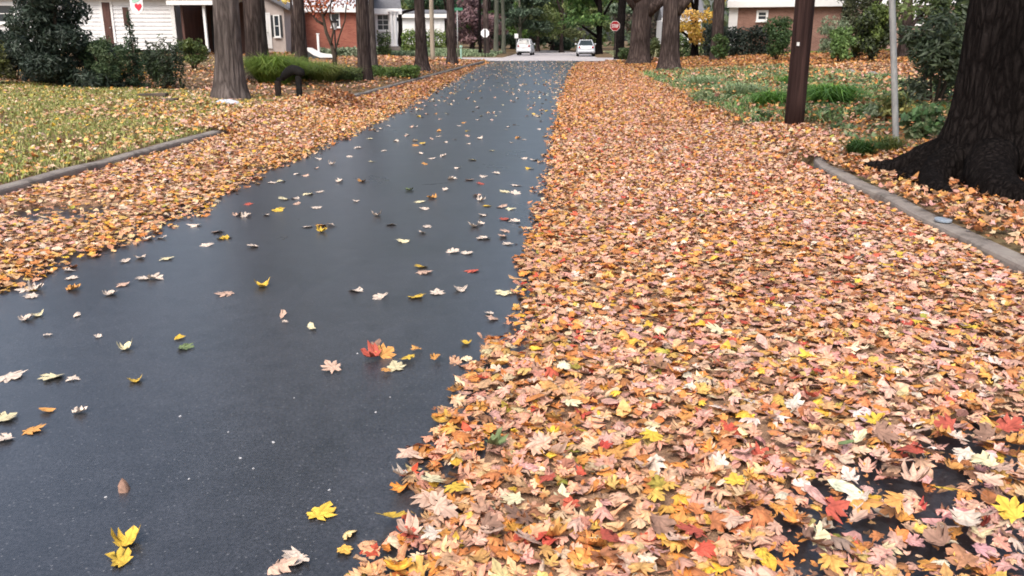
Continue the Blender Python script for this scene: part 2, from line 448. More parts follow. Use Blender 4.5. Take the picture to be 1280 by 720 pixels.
def kerb_run(pts, label, w=0.15, top=0.135, name='kerb'):
    pts = np.asarray(pts, float)
    # resample
    d = np.concatenate([[0], np.cumsum(np.linalg.norm(np.diff(pts, axis=0), axis=1))])
    n = max(4, int(d[-1] / 0.35))
    s = np.linspace(0, d[-1], n)
    P = np.stack([np.interp(s, d, pts[:, k]) for k in range(2)], 1)
    t = np.gradient(P, axis=0); t /= np.linalg.norm(t, axis=1)[:, None]
    side = np.stack([t[:, 1], -t[:, 0]], 1)   # to the right of travel
    prof = [(-0.006, -0.05), (0.0, top - 0.03), (0.006, top - 0.012), (0.026, top), (w - 0.02, top), (w, top - 0.02), (w, -0.05)]
    V = []
    for k in range(n):
        jz = 0.012 * noise2(s[k], 0, 0.6, 5); jx = 0.01 * noise2(s[k], 3, 0.8, 8)
        joint = 0.012 if (s[k] % 3.0) < 0.35 else 0
        for a, z in prof:
            p = P[k] + side[k] * (a + jx)
            V.append((p[0], p[1], z + (jz - joint if z > 0 else 0)))
    m_ = len(prof); f = []
    for k in range(n - 1):
        for j in range(m_ - 1):
            f.append((k * m_ + j, k * m_ + j + 1, (k + 1) * m_ + j + 1, (k + 1) * m_ + j))
    f += [tuple(range(m_)), tuple((n - 1) * m_ + j for j in range(m_))[::-1]]
    mb = MB(); mb.add(V, f)
    return tag(mb.build(name, M['kerb']), label, 'kerb', kind='structure')


kerb_run([(KR, -6), (KR, 5), (KR, 8.0), (KR + 0.02, 9.2), (KR + 0.10, 9.8), (KR + 0.3, 10.2)], 'grey concrete kerb running past the big dark tree roots')
kerb_run([(KR + 0.5, 13.2), (KR + 0.3, 14), (KR+.2, 18), (KR+.2, 40), (KR+.3, 54), (KR + 1.5, 58.5), (KR + 4.5, 61), (KR + 10, 61.7)], 'leaf-covered kerb along the strappy green planting')
kl = [(KL, 12.6), (KL, 9), (KL, 0), (KL, -6)]
kerb_run(kl, 'weathered kerb edging the leafy lawn on its street side')
kerb_run([(KL - 9, 61.7), (KL - 4.5, 61), (KL - 1.5, 58.5), (KL, 55), (KL, 40), (KL, 19.5), (KL - 0.2, 18.6)], 'kerb past the leaf pile curving toward the far crossing')

# ------------------------------------------------------------------ leaves
half = [(0, -.30), (.10, -.36), (.33, -.42), (.25, -.24), (.42, -.20), (.58, .02), (.38, .0), (.41, .14), (.50, .33), (.30, .27), (.14, .20), (.21, .38), (0, .62)]
full_outline = np.array(half + [(-x, y) for x, y in half[-2:0:-1]])     # 24 points
low_half = [(0, -.33), (.30, -.40), (.30, -.2), (.60, .02), (.34, .08), (.48, .36), (.15, .22), (0, .68)]
low_outline = np.array(low_half + [(-x, y) for x, y in low_half[-2:0:-1]])  # 14
tiny_outline = np.array([(0, -.38), (.40, -.2), (.55, .2), (.15, .25), (0, .66), (-.15, .25), (-.5, .25), (-.42, -.2)])
oval_outline = np.array([(0, -.6), (.2, -.42), (.30, -.1), (.28, .2), (.15, .5), (0, .72), (-.15, .5), (-.28, .2), (-.30, -.1), (-.2, -.42)])


def leaf_template(outline, rings, seed, curl=1.0):
    r = np.random.default_rng(seed)
    o = outline * (1 + 0.09 * r.standard_normal((len(outline), 2))) * np.array([r.uniform(.78, 1.08), r.uniform(.85, 1.1)])
    ra = np.hypot(o[:, 0], o[:, 1]); u_ = r.uniform(0, .45) if len(outline) > 8 else 0
    o = o * ((1 - u_) + u_ * ra.mean() / ra)[:, None]
    if curl > .9 and r.random() < .3:      # torn or half missing
        c_ = r.uniform(0, 6.28); dd = np.cos(np.arctan2(o[:, 1], o[:, 0]) - c_)
        o = o * np.where(dd > .75, r.uniform(.35, .6), 1)[:, None]
    pts = [np.array([[0, -0.03]])]
    for q in rings: pts.append(o * q)
    P = np.concatenate(pts)
    x, y = P[:, 0], P[:, 1]
    rr = np.hypot(x, y); th = np.arctan2(y, x)
    fold = r.normal(0.05, 0.24) * curl; cup = r.normal(0.05, 0.36) * curl; tw = r.normal(0, 0.45) * curl
    wave = r.uniform(0.04, 0.22) * curl; k = r.integers(2, 6); ph = r.uniform(0, 6.28)
    z = fold * np.abs(x) + cup * rr ** 2 + tw * x * y + wave * rr ** 2 * np.sin(k * th + ph) + r.normal(0, 0.3) * curl * y * np.abs(y)
    # strongly curled ones roll up sideways
    if r.random() < 0.35 * curl:
        a = r.uniform(1.0, 2.4)
        x2 = np.sin(x * a) / a; z = z + (1 - np.cos(x * a)) / a * r.choice([-1, 1]); x = x2
    z -= np.percentile(z, 25)
    V = np.stack([x, y, z], 1)
    n = len(outline); loops, sizes = [], []
    for i in range(n):
        loops += [0, 1 + i, 1 + (i + 1) % n]; sizes.append(3)
    for q in range(len(rings) - 1):
        a, b = 1 + q * n, 1 + (q + 1) * n
        for i in range(n):
            j = (i + 1) % n
            loops += [a + i, b + i, b + j, a + j]; sizes.append(4)
    return V, np.array(loops), np.array(sizes)


T_FINE = [leaf_template(full_outline if s % 7 else oval_outline, (0.5, 1.0), s, 1.0 + .7 * (s % 4 == 3)) for s in range(28)]
T_MID = [leaf_template(full_outline if s % 7 else oval_outline, (1.0,), 100 + s, 1.0 + .5 * (s % 4 == 3)) for s in range(22)]
T_LOW = [leaf_template(low_outline, (1.0,), 200 + s) for s in range(14)]
T_TINY = [leaf_template(tiny_outline, (1.0,), 300 + s) for s in range(12)]

PAL = {
    'tan': (.58, .345, .22), 'pink': (.56, .33, .255), 'beige': (.64, .47, .30), 'pale': (.66, .54, .42), 'orange': (.60, .27, .07),
    'rust': (.46, .19, .07), 'yellow': (.66, .43, .06), 'gold': (.63, .38, .10), 'red': (.46, .09, .055), 'brown': (.29, .15, .085),
    'green': (.22, .26, .06), 'olive': (.36, .32, .06), 'ochre': (.55, .34, .13),
}
MIX_R = dict(tan=27, pink=27, beige=9, pale=5, orange=9, rust=12, yellow=2.5, gold=4, red=2.8, brown=5.5, olive=.5, ochre=6)
MIX_L = dict(tan=24, pink=15, beige=17, pale=7, orange=8, rust=9, yellow=3, gold=9, red=1, brown=4, olive=1, ochre=10)
MIX_LAWN = dict(tan=18, beige=26, pale=10, orange=4, yellow=14, gold=18, olive=10, brown=3, ochre=12)
MIX_RV = dict(tan=20, pink=14, beige=8, orange=8, rust=24, gold=4, brown=16, ochre=8)
MIX_FAR = dict(tan=22, pink=20, beige=6, orange=14, rust=20, gold=5, brown=7, ochre=8, yellow=2)


def pick_cols(n, mix):
    k = list(mix); p = np.array([mix[q] for q in k], float); p /= p.sum()
    c = np.array([PAL[q] for q in k])[rng.choice(len(k), n, p=p)]
    return np.clip(c * rng.normal(0.98, 0.12, (n, 1)) * rng.normal(1, 0.06, (n, 3)), 0.01, 0.85)


def rotmats(n, tilt):
    yaw = rng.uniform(0, 2 * PI, n); ax = rng.uniform(0, 2 * PI, n); t = np.clip(np.abs(rng.normal(0, tilt, n)), 0, 1.25)
    flip = rng.random(n) < 0.45
    t = np.where(flip, PI - t, t)
    k = np.stack([np.cos(ax), np.sin(ax), 0 * ax], 1)
    c, s = np.cos(t), np.sin(t)
    K = np.zeros((n, 3, 3)); K[:, 0, 2] = k[:, 1]; K[:, 1, 2] = -k[:, 0]; K[:, 2, 0] = -k[:, 1]; K[:, 2, 1] = k[:, 0]
    R = np.eye(3)[None] + s[:, None, None] * K + (1 - c)[:, None, None] * (K @ K)
    Z = np.zeros((n, 3, 3)); Z[:, 0, 0] = np.cos(yaw); Z[:, 0, 1] = -np.sin(yaw); Z[:, 1, 0] = np.sin(yaw); Z[:, 1, 1] = np.cos(yaw); Z[:, 2, 2] = 1
    return R @ Z


class Scatter:
    def __init__(s): s.V = []; s.l = []; s.s = []; s.c = []; s.n = 0; s.q = []
    def add(s, P, size, cols, templates, tilt, zmin=True):
        n = len(P); ti = rng.integers(0, len(templates), n)
        for k, (tv, tl, ts) in enumerate(templates):
            idx = np.nonzero(ti == k)[0]
            if not len(idx): continue
            R = rotmats(len(idx), tilt)
            v = np.einsum('nij,vj->nvi', R, tv) * size[idx][:, None, None]
            if zmin: v[:, :, 2] -= np.percentile(v[:, :, 2], 10, axis=1)[:, None]
            v += P[idx][:, None, :]
            m_ = len(tv)
            s.V.append(v.reshape(-1, 3))
            s.l.append((tl[None] + (np.arange(len(idx)) * m_)[:, None] + s.n).ravel())
            s.s.append(np.tile(ts, len(idx)))
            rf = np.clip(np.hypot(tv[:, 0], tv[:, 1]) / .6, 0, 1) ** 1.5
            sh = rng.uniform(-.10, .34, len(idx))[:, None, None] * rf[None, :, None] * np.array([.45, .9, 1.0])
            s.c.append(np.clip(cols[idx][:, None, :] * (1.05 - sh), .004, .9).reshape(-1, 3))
            s.q.append(np.tile(np.stack([tv[:, 0], tv[:, 1], 0 * tv[:, 0]], 1), (len(idx), 1)))
            s.n += len(idx) * m_
    def build(s, name, m, smooth=False):
        me = raw_mesh(name, np.concatenate(s.V), np.concatenate(s.l), np.concatenate(s.s), m, np.concatenate(s.c), smooth)
        a = me.attributes.new('Loc', 'FLOAT_VECTOR', 'POINT'); a.data.foreach_set('vector', np.concatenate(s.q).astype(np.float32).ravel())
        return link(name, me)


eR = np.array([gp(*p)[:2] for p in [(455, 719), (500, 640), (535, 570), (560, 490), (590, 445), (645, 395), (648, 350), (655, 310), (668, 270), (682, 220), (688, 180), (699, 130), (708, 105), (714, 90), (722, 80)]])
eL = np.array([gp(*p)[:2] for p in [(-60, 395), (0, 372), (60, 345), (150, 310), (250, 265), (330, 217), (400, 188), (480, 150), (540, 117), (578, 94), (598, 82)]])


def xer(y): return np.interp(y, eR[:, 1], eR[:, 0])
def xel(y): return np.interp(y, eL[:, 1], eL[:, 0])


def maskR(x, y):
    e = x - xer(y) - 0.02 + 0.10 * noise2(x * 2, y, 0.35, 1) + 0.05 * noise2(x, y, 0.12, 4)
    w = 0.06 + 0.004 * y
    m_ = sstep(-w, w * 1.2, e)
    # thin patch at the lower right where the asphalt shows through
    u = (x - 1.30) * 0.80 + (y - 2.55) * 0.60; v = -(x - 1.30) * 0.60 + (y - 2.55) * 0.80
    hole = np.exp(-(v / 0.20) ** 2) * sstep(-0.75, -0.3, -np.abs(u - 0.0) * 0.7) * (0.78 + 0.35 * noise2(x, y, 0.16, 9))
    u2 = x - 1.75; v2 = y - 2.2
    hole2 = np.exp(-(u2 / 0.45) ** 2 - (v2 / 0.3) ** 2) * (0.75 + 0.4 * noise2(x, y, 0.2, 2))
    return m_ * np.clip(1 - 0.80 * np.maximum(hole, hole2), 0.22, 1)


def maskL(x, y):
    e = xel(y) - x + 0.13 * noise2(x * 2, y, 0.5, 6)
    w = 0.12 + 0.004 * y
    m_ = sstep(-w, w * 1.2, e)
    hole = np.exp(-((x + 4.2) / 0.5) ** 2 - ((y - 6.7) / 0.5) ** 2) * (0.9 + 0.4 * noise2(x, y, 0.2, 2))
    return m_ * np.clip(1 - hole, 0.12, 1)


def moundR(x, y):
    return 0.014 + 0.055 * sstep(0.05, 2.6, x - xer(y)) + 0.02 * sstep(0.1, .5, x - xer(y)) * (0.5 + 0.5 * noise2(x, y, 0.5, 12))
def moundL(x, y):
    return 0.014 + 0.05 * sstep(0.05, 1.5, xel(y) - x) + 0.02 * (0.5 + 0.5 * noise2(x, y, 0.45, 13)) * sstep(0.1, .5, xel(y) - x)


def sample(n, x0, x1, y0, y1, power=1.0):
    return rng.uniform(x0, x1, n), y0 + (y1 - y0) * rng.random(n) ** power


def strip(sc, mask, mound, x0, x1, y0, y1, dens, size, mix, tpl, tilt, depth=0.035):
    n = int((x1 - x0) * (y1 - y0) * dens)
    x, y = sample(n, x0, x1, y0, y1)
    mk = mask(x, y)
    k = rng.random(n) < mk
    x, y, mk = x[k], y[k], mk[k]
    z = crown_z(x, y) + mound(x, y) * mk - 0.008 + rng.uniform(0, 1, len(x)) ** 1.3 * depth * 0.8 * (0.25 + 0.75 * mk) + 0.004
    sz = size * rng.normal(1, 0.22, len(x)).clip(0.55, 1.5)
    cc = pick_cols(len(x), mix)
    f1 = np.clip(0.5 + 0.9 * noise2(x, y * .6, 0.9, 41), 0, 1)[:, None]; f2 = np.clip(0.5 + 0.9 * noise2(x, y * .5, 1.7, 47), 0, 1)[:, None]
    edge = np.exp(-np.minimum(np.abs(x - xer(y)), np.abs(x - xel(y))) / .35)[:, None]
    cc = cc * (1 + .10 * (f2 - .5)) * (np.array([1.0, .95, .88]) * f1 + np.array([.99, .99, 1.08]) * (1 - f1)) * (1 - edge * np.array([0, .08, .30]))
    sc.add(np.stack([x, y, z], 1), sz, np.clip(cc, .004, .9), tpl, tilt)


S = Scatter()
strip(S, maskR, moundR, -0.9, KR - 0.01, 0.9, 3.8, 860, 0.062, MIX_R, T_FINE, 0.24)
strip(S, maskR, moundR, -0.9, KR - 0.01, 3.8, 7.0, 980, 0.054, MIX_R, T_MID, 0.22)
strip(S, maskR, moundR, -0.9, KR - 0.01, 0.9, 7, 420, 0.022, dict(rust=10, brown=8, tan=8, ochre=6, orange=5), T_TINY, 0.5)
strip(S, maskR, moundR, -0.8, KR - 0.01, 7.0, 14, 860, 0.052, MIX_R, T_LOW, 0.22)
strip(S, maskR, moundR, -0.8, KR + 0.12, 14, 30, 420, 0.062, MIX_FAR, T_LOW, 0.24)
strip(S, maskR, moundR, -0.5, KR + 0.12, 30, 57, 190, 0.085, MIX_FAR, T_TINY, 0.38)
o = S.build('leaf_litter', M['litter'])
tag(o, 'deep carpet of pink, tan and orange maple leaves covering the right of the road', 'leaf litter', kind='stuff')
S = Scatter()
strip(S, maskL, moundL, KL + 0.01, -2.4, 1.0, 9, 740, 0.055, MIX_L, T_MID, 0.22)
strip(S, maskL, moundL, KL + 0.01, -2.6, 9, 20, 540, 0.058, MIX_L, T_LOW, 0.24)
strip(S, maskL, moundL, KL - 0.12, -3.0, 20, 57, 220, 0.08, MIX_FAR, T_TINY, 0.38)
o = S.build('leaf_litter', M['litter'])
tag(o, 'golden band of fallen leaves along the left kerb', 'leaf litter', kind='stuff')


def bed(name, mask, mound, x0, x1, label):
    xs = np.linspace(x0, x1, 70); yv = np.concatenate([np.linspace(0.5, 12, 150), np.linspace(12.2, 58, 150)])
    def zf(X, Y):
        mk = mask(X, Y)
        return crown_z(X, Y) + np.where(mk > 0.85, mound(X, Y) * mk - 0.006, -0.05)
    o = grid_sheet(name, xs, yv, zf, M['under'], kind='stuff')
    tag(o, label, 'leaf mould')


bed('leaf_mould', lambda x, y: sstep(0.02, 0.25, x - xer(y)) * (maskR(x, y) > 0.93), moundR, -0.8, KR - 0.005, 'matted brown leaf mould under the wide leaf carpet')
bed('leaf_mould', lambda x, y: sstep(0.02, 0.3, xel(y) - x) * (maskL(x, y) > 0.75), moundL, KL + 0.005, -2.4, 'matted brown leaf mould under the golden leaf band')

# leaves lying on lawns and verges
S = Scatter()
def lawn(sc, x0, x1, y0, y1, dens, size, mix, tpl, tilt=0.4, thin=None):
    n = int(abs(x1 - x0) * (y1 - y0) * dens)
    x, y = sample(n, x0, x1, y0, y1)
    p = 0.75 + 0.5 * noise2(x, y, 0.9, 21)
    if thin is not None: p = p * thin(x, y)
    k = rng.random(n) < p
    x, y = x[k], y[k]
    z = hgt(x, y) + rng.uniform(0.004, 0.035, len(x)) + (liri(x, y) * rng.uniform(0, .2, len(x)) if x0 > 0 else 0)
    sc.add(np.stack([x, y, z], 1), size * rng.normal(1, .2, len(x)).clip(.5, 1.5), pick_cols(len(x), mix), tpl, tilt)


lawn(S, -13, KL - 0.16, 4, 19, 105, 0.056, MIX_LAWN, T_LOW)
lawn(S, KL - 1.2, KL - 0.16, 4, 19, 90, 0.070, MIX_L, T_LOW)
lawn(S, KL - 3.2, KL - 0.16, 13, 20, 170, 0.072, MIX_L, T_LOW)
lawn(S, -26, -13, 9, 40, 20, 0.085, MIX_LAWN, T_TINY)
lawn(S, -13, KL - 0.16, 19, 60, 55, 0.085, MIX_FAR, T_TINY)
lawn(S, -24, KL - 0.16, 44, 61, 26, 0.14, MIX_FAR, T_TINY)
n = int(1.1 * 6.9 * 560); x, y = sample(n, KL - .75, KL + .3, 12.3, 19.2); d = KL - x
z = np.where(d > .14, hgt(x, y), .05 + .09 * sstep(-.25, .2, d)) + .02 + rng.uniform(0, .04, n)
S.add(np.stack([x, y, z], 1), .064 * rng.normal(1, .2, n).clip(.5, 1.5), pick_cols(n, MIX_L), T_LOW, .34)
tag(S.build('lawn_leaves', M['litter']), 'yellow and tan leaves sprinkled over the grassy lawn', 'leaf litter', kind='stuff')
S = Scatter()
def liri(x, y):  # where the strappy planting grows
    return sstep(0.1, 0.45, x - KR) * (1 - sstep(4.6, 6.0, x - KR)) * sstep(13.0, 14.0, y) * (1 - sstep(31, 35, y))
lawn(S, KR + 0.15, 9, 1.0, 15, 190, 0.066, MIX_RV, T_LOW)
lawn(S, KR + 0.15, 16, 15, 34, 95, 0.085, MIX_RV, T_TINY, thin=lambda x, y: 1.0 + 0 * x)
lawn(S, KR + 0.15, 22, 34, 61, 70, 0.11, dict(tan=14, orange=16, rust=34, brown=10, gold=8, ochre=12), T_TINY)
def gapfill(sc, x0, x1, y0, y1, dens, mix):
    n = int((x1 - x0) * (y1 - y0) * dens); x, y = sample(n, x0, x1, y0, y1)
    d = np.where(x > 0, x - KR, KL - x)
    z = np.where(d > .14, hgt(x, y), .05 + .09 * sstep(-.25, .2, d)) + .02 + rng.uniform(0, .04, n)
    sc.add(np.stack([x, y, z], 1), .064 * rng.normal(1, .2, n).clip(.5, 1.5), pick_cols(n, mix), T_LOW, .34)
gapfill(S, KR - .25, KR + .85, 9.7, 13.4, 620, MIX_R)
gapfill(S, KR - .1, KR + .3, 14, 30, 260, MIX_FAR)
gapfill(S, KR - .1, KR + .4, 30, 57, 160, MIX_FAR)
gapfill(S, KR + .10, KR + 1.6, 1.5, 10.5, 330, MIX_RV)
tag(S.build('verge_leaves', M['litter']), 'rusty brown leaves lying on the shaded verge right of the kerb', 'leaf litter', kind='stuff')

# -------------------- grass and strappy ground cover
def blades(name, P, hh, lean, width, cols, m, label, cat='grass', bend=1.0):
    n = len(P)
    a = rng.uniform(0, 2 * PI, n); d = np.stack([np.cos(a), np.sin(a), 0 * a], 1); s = np.stack([-np.sin(a), np.cos(a), 0 * a], 1)
    w = (width * rng.uniform(.6, 1.3, n))[:, None]; h_ = (hh * rng.uniform(.6, 1.25, n))[:, None]; l_ = (lean * rng.uniform(.2, 1.2, n))[:, None]
    up = np.array([[0, 0, 1.0]])
    v0, v1 = P - s * w / 2, P + s * w / 2
    mid = P + d * l_ * h_ * 0.35 + up * h_ * 0.7
    v2, v3 = mid + s * w * .45, mid - s * w * .45
    v4 = P + d * l_ * h_ + up * h_ * (1.0 - 0.25 * bend * l_)
    V = np.stack([v0, v1, v2, v3, v4], 1).reshape(-1, 3)
    b = (np.arange(n) * 5)[:, None]
    loops = (np.array([0, 1, 2, 3, 3, 2, 4])[None] + b).ravel()
    me = raw_mesh(name, V, loops, np.tile([4, 3], n), m, np.repeat(cols, 5, axis=0))
    return link(name, me)


def vary(n, cs, p=None, j=0.15):
    c = np.array(cs)[rng.choice(len(cs), n, p=p)]
    return np.clip(c * rng.normal(1, j, (n, 1)), 0.004, 0.9)


n = 120000
x, y = sample(n, -12.5, KL - 0.16, 4.5, 19, 1.0)
k = (0.75 + 0.6 * noise2(x, y, 1.3, 31)) > rng.random(n)
x, y = x[k], y[k]
P = np.stack([x, y, hgt(x, y) - 0.005], 1)
o = blades('lawn_grass', P, 0.06, 1.0, 0.012, vary(len(x), [(.30, .34, .10), (.40, .40, .14), (.50, .44, .20), (.24, .30, .08)]), M['blade'], '')
tag(o, 'short green grass growing between the lawn leaves', 'grass', kind='stuff')
n = 52000
x, y = sample(n, KR + 0.1, KR + 6.0, 12.8, 35)
k = liri(x, y) * (0.58 + 0.85 * noise2(x, y, 0.8, 33)) > rng.random(n)
x, y = x[k], y[k]
P = np.stack([x, y, hgt(x, y) - 0.01], 1)
o = blades('ground_cover', P, 0.23, 1.5, 0.022, vary(len(x), [(.22, .34, .13), (.30, .43, .19), (.16, .27, .08), (.42, .48, .26), (.13, .25, .06), (.36, .32, .17)]), M['blade'], '', bend=1.6)
tag(o, 'grey-green strappy ground cover spread below the two big trunks', 'ground cover', kind='stuff')
n = 9000
x, y = sample(n, 12, 21, 52, 58)
P = np.stack([x, y, hgt(x, y) - 0.01], 1)
o = blades('lawn_grass', P, 0.12, 0.9, 0.05, vary(n, [(.20, .30, .05), (.26, .34, .07)]), M['blade'], '')
tag(o, 'bright strip of green lawn under the yellow tree', 'grass', kind='stuff')
n = 16000
x, y = sample(n, -22, -5.9, 75.0, 86)
P = np.stack([x, y, hgt(x, y) - 0.01], 1)
o = blades('ground_cover', P, 0.28, 1.0, 0.09, vary(n, [(.26, .33, .20), (.22, .30, .15), (.34, .40, .24)]), M['blade'], '')
tag(o, 'pale green planting on the far bank past the crossing', 'ground cover', kind='stuff')

n = 9000
x, y = sample(n, 4.2, 16, 74.8, 96)
P = np.stack([x, y, hgt(x, y) - 0.01], 1)
o = blades('lawn_grass', P, 0.10, 0.9, 0.08, vary(n, [(.30, .36, .18), (.38, .42, .24), (.42, .40, .22)]), M['blade'], '')
tag(o, 'pale lawn beyond the crossing, right of the silver sedan', 'grass', kind='stuff')
cl = []
for k in range(420):
    x_, y_ = random.uniform(KR + .2, KR + 5.6), random.uniform(13, 33)
    if float(liri(x_, y_)) * (0.5 + .7 * float(noise2(x_, y_, 0.8, 33))) < random.random() * .9: continue
    q_ = random.uniform(.14, .34)
    cl.append((x_, y_, float(hgt(x_, y_)) + .10, q_, q_, random.uniform(.08, .17)))
for k in range(46):
    x_, y_ = random.uniform(KR + .9, KR + 3.2), random.uniform(8.6, 12.6); q_ = random.uniform(.08, .2)
    cl.append((x_, y_, float(hgt(x_, y_)) + .05, q_, q_, .07))
IVY = len(cl)
# -------------------- individual fallen leaves
LEAFMESH = []
for s_ in range(18):
    tv, tl, ts = leaf_template(full_outline if s_ < 14 else oval_outline, (0.5, 1.0), 500 + s_, 1.0 if s_ > 3 else 0.45)
    me = raw_mesh('fallen_leaf', tv, tl, ts, M['leaf'], smooth=True)
    LEAFMESH.append(me)
CN = dict(p='pale', t='tan', y='yellow', o='orange', b='brown', r='red', g='green', c='cream')
CC = dict(p=(.62, .51, .42), t=(.54, .36, .27), y=(.64, .42, .06), o=(.55, .27, .08), b=(.24, .14, .10), r=(.42, .09, .06), g=(.16, .21, .09), c=(.66, .58, .36))
GROUP_A = 'single leaves scattered on the bare asphalt'
NLEAF = 0


def leaf(px, py, c, size, label, group, shape=None, tilt=None, yaw=None, dz=0.0):
    global NLEAF
    p = gp(px, py)
    lit = group != GROUP_A
    o = bpy.data.objects.new('fallen_leaf', LEAFMESH[shape if shape is not None else random.randrange(0, 14)])
    COL.objects.link(o)
    z = crown_z(p[0], p[1]) + 0.006
    if lit: z += float(moundR(p[0], p[1])) + 0.028
    o.location = (p[0], p[1], z + dz)
    o.rotation_euler = (random.gauss(0, tilt if tilt is not None else 0.09), random.gauss(0, tilt if tilt is not None else 0.09), random.uniform(0, 6.28) if yaw is None else yaw)
    size *= 1.42 if not lit else 1.16
    o.scale = (size, size, size)
    j = random.gauss(1, .08)
    o.color = (*[min(.9, q * j) for q in CC[c]], 1)
    tag(o, label, 'leaf', group)
    NLEAF += 1
    return o


near = [
 (402, 648, 'y', .078, 'flat yellow star-shaped maple leaf alone on bare asphalt near the litter edge', 0, .05),
 (160, 685, 'y', .062, 'folded yellow leaf just above another yellow leaf at the bottom', 5, None),
 (148, 708, 'y', .066, 'lowest yellow leaf on the dark asphalt, under a folded one', 6, None),
 (157, 618, 'b', .050, 'narrow brown leaf standing on edge on empty asphalt', 15, .9),
 (15, 475, 'p', .085, 'big pale pink leaf cut by the left picture edge', 1, .06),
 (66, 476, 'c', .070, 'broad cream leaf touching a smaller pale one', 2, .06),
 (92, 479, 'p', .045, 'small pale leaf against the broad cream leaf', 7, None),
 (170, 481, 'y', .052, 'amber yellow leaf right of the cream pair', 3, .1),
 (62, 519, 'o', .062, 'smooth oval orange leaf lying crosswise on the asphalt', 14, .1),
 (100, 520, 'p', .045, 'pale leaf beside the oval orange leaf', 8, None),
 (6, 528, 'c', .070, 'cream leaf at the left edge level with the oval orange leaf', 9, None),
 (42, 543, 'o', .056, 'curled orange leaf below the oval orange leaf', 10, .5),
 (6, 554, 'p', .055, 'flat pale leaf at the left edge below the cream one', 2, None),
 (373, 705, 'p', .072, 'whitish pink leaf at the bottom edge beside the carpet', 4, None),
 (350, 716, 't', .060, 'tan leaf half under the whitish pink leaf at the bottom edge', 11, None),
 (231, 439, 'g', .060, 'rounded dark green leaf curled under a yellow one', 2, .06),
 (226, 426, 'y', .058, 'smooth yellow leaf just behind the dark green leaf', 14, .1),
 (158, 440, 'c', .055, 'cream leaf left of the dark green leaf', 5, None),
 (122, 425, 'p', .036, 'small whitish leaf farther left of the dark green leaf', 6, None),
 (60, 422, 'p', .036, 'small whitish leaf alone toward the left edge', 7, None),
 (33, 402, 'p', .060, 'long pale leaf overlapped by a greyish one near the left edge', 8, None),
 (48, 397, 'c', .055, 'greyish cream leaf overlapping a long pale leaf', 3, None),
 (97, 397, 'p', .048, 'pale sliver of leaf right of the overlapping pale pair', 15, None),
 (415, 467, 't', .066, 'pinkish tan leaf left of the leaf clump on the asphalt', 12, None),
 (391, 414, 'c', .050, 'cream oval leaf above the pinkish tan one', 17, None),
 (352, 399, 't', .055, 'upturned tan leaf with a tiny pale one at its foot', 13, .5),
 (357, 407, 'p', .026, 'tiny pale leaf at the foot of an upturned tan leaf', 6, None),
 (470, 441, 'b', .068, 'olive brown leaf at the top of the leaf clump', 4, .3),
 (466, 452, 'r', .070, 'reddish leaf at the left of the leaf clump', 5, .3),
 (482, 449, 'o', .068, 'orange leaf in the middle of the leaf clump', 9, .3),
 (494, 464, 'c', .078, 'large cream yellow leaf fronting the leaf clump', 0, .1),
 (510, 455, 'y', .050, 'gold leaf at the right of the leaf clump', 10, .3),
 (483, 471, 'o', .036, 'small orange tip poking out below the leaf clump', 12, .2),
 (521, 444, 'o', .038, 'small orange leaf just right of the leaf clump', 11, None),
 (545, 455, 'o', .042, 'amber leaf between the leaf clump and the carpet', 3, None),
 (582, 434, 'y', .042, 'yellow leaf almost touching the carpet edge', 8, None),
 (618, 403, 't', .066, 'tan leaf hanging off the carpet edge', 7, .3),
 (612, 396, 'p', .040, 'pale leaf on top of the carpet edge leaf', 2, None),
]
for px, py, c, s_, lb, sh, ti in near:
    leaf(px, py, c, s_, lb, GROUP_A, sh, ti, dz=0.012 if 'clump' in lb and 'front' not in lb else 0)
midl = """155 329 p,176 325 p,207 326 c,180 351 p,194 351 p,152 359 t,137 371 p,92 364 o,90 350 p,87 340 p,282 371 t,279 300 y,272 292 t,259 309 p,
317 311 p,245 284 p,185 301 p,202 300 p,402 285 o,402 292 y,385 286 p,415 284 p,471 272 p,446 254 p,452 229 o,425 229 p,525 255 c,540 250 o,512 240 g,
530 264 p,489 284 p,534 286 p,528 294 p,504 305 c,527 337 y,530 344 t,566 318 p,584 320 p,591 342 r,594 286 p,556 240 p,565 226 p,572 212 p,554 197 p,
539 200 p,526 194 p,531 207 o,310 257 r,297 271 t,308 272 p,355 251 c,369 250 p,385 245 c,400 242 p,371 257 t,396 262 p,334 271 p,347 265 y,284 300 y,
340 230 p,352 228 c,371 219 p,382 221 t,437 197 p,587 227 t,601 232 r,620 219 p,605 223 p,645 234 p,645 244 p,631 242 c,609 260 y,627 261 t,639 264 c,
605 272 p,632 277 r,644 280 p,602 283 p,605 301 p,632 292 t,630 299 t,634 308 p,595 247 t,601 253 p,591 202 c,328 361 y,445 367 p,477 376 p,520 375 y,
547 370 p,575 366 p,630 370 c,45 364 p,32 365 p,40 373 p,465 204 c,480 190 p,447 186 p,495 178 p,510 170 p,520 160 p,548 172 p,568 176 p,585 182 p,
600 175 p,615 190 c,640 180 p,655 176 p,655 200 p,668 202 p,662 213 y,400 200 p,415 207 p,395 212 t,445 170 p,462 175 c,450 160 t,470 165 p,485 158 p""".replace('\n', '').split(',')
def far_label(c):
    return {'p': 'small pale leaf lying on the asphalt beyond the dark green leaf', 'c': 'small cream leaf lying on the asphalt beyond the dark green leaf',
            't': 'small tan leaf lying on the asphalt beyond the dark green leaf', 'y': 'small yellow leaf lying on the asphalt beyond the dark green leaf',
            'o': 'small orange leaf lying on the asphalt beyond the dark green leaf', 'r': 'small dull red leaf lying on the asphalt beyond the dark green leaf',
            'g': 'small greenish grey leaf lying on the asphalt well beyond the yellow ones', 'b': 'small brown leaf lying on the asphalt beyond the dark green leaf'}[c]
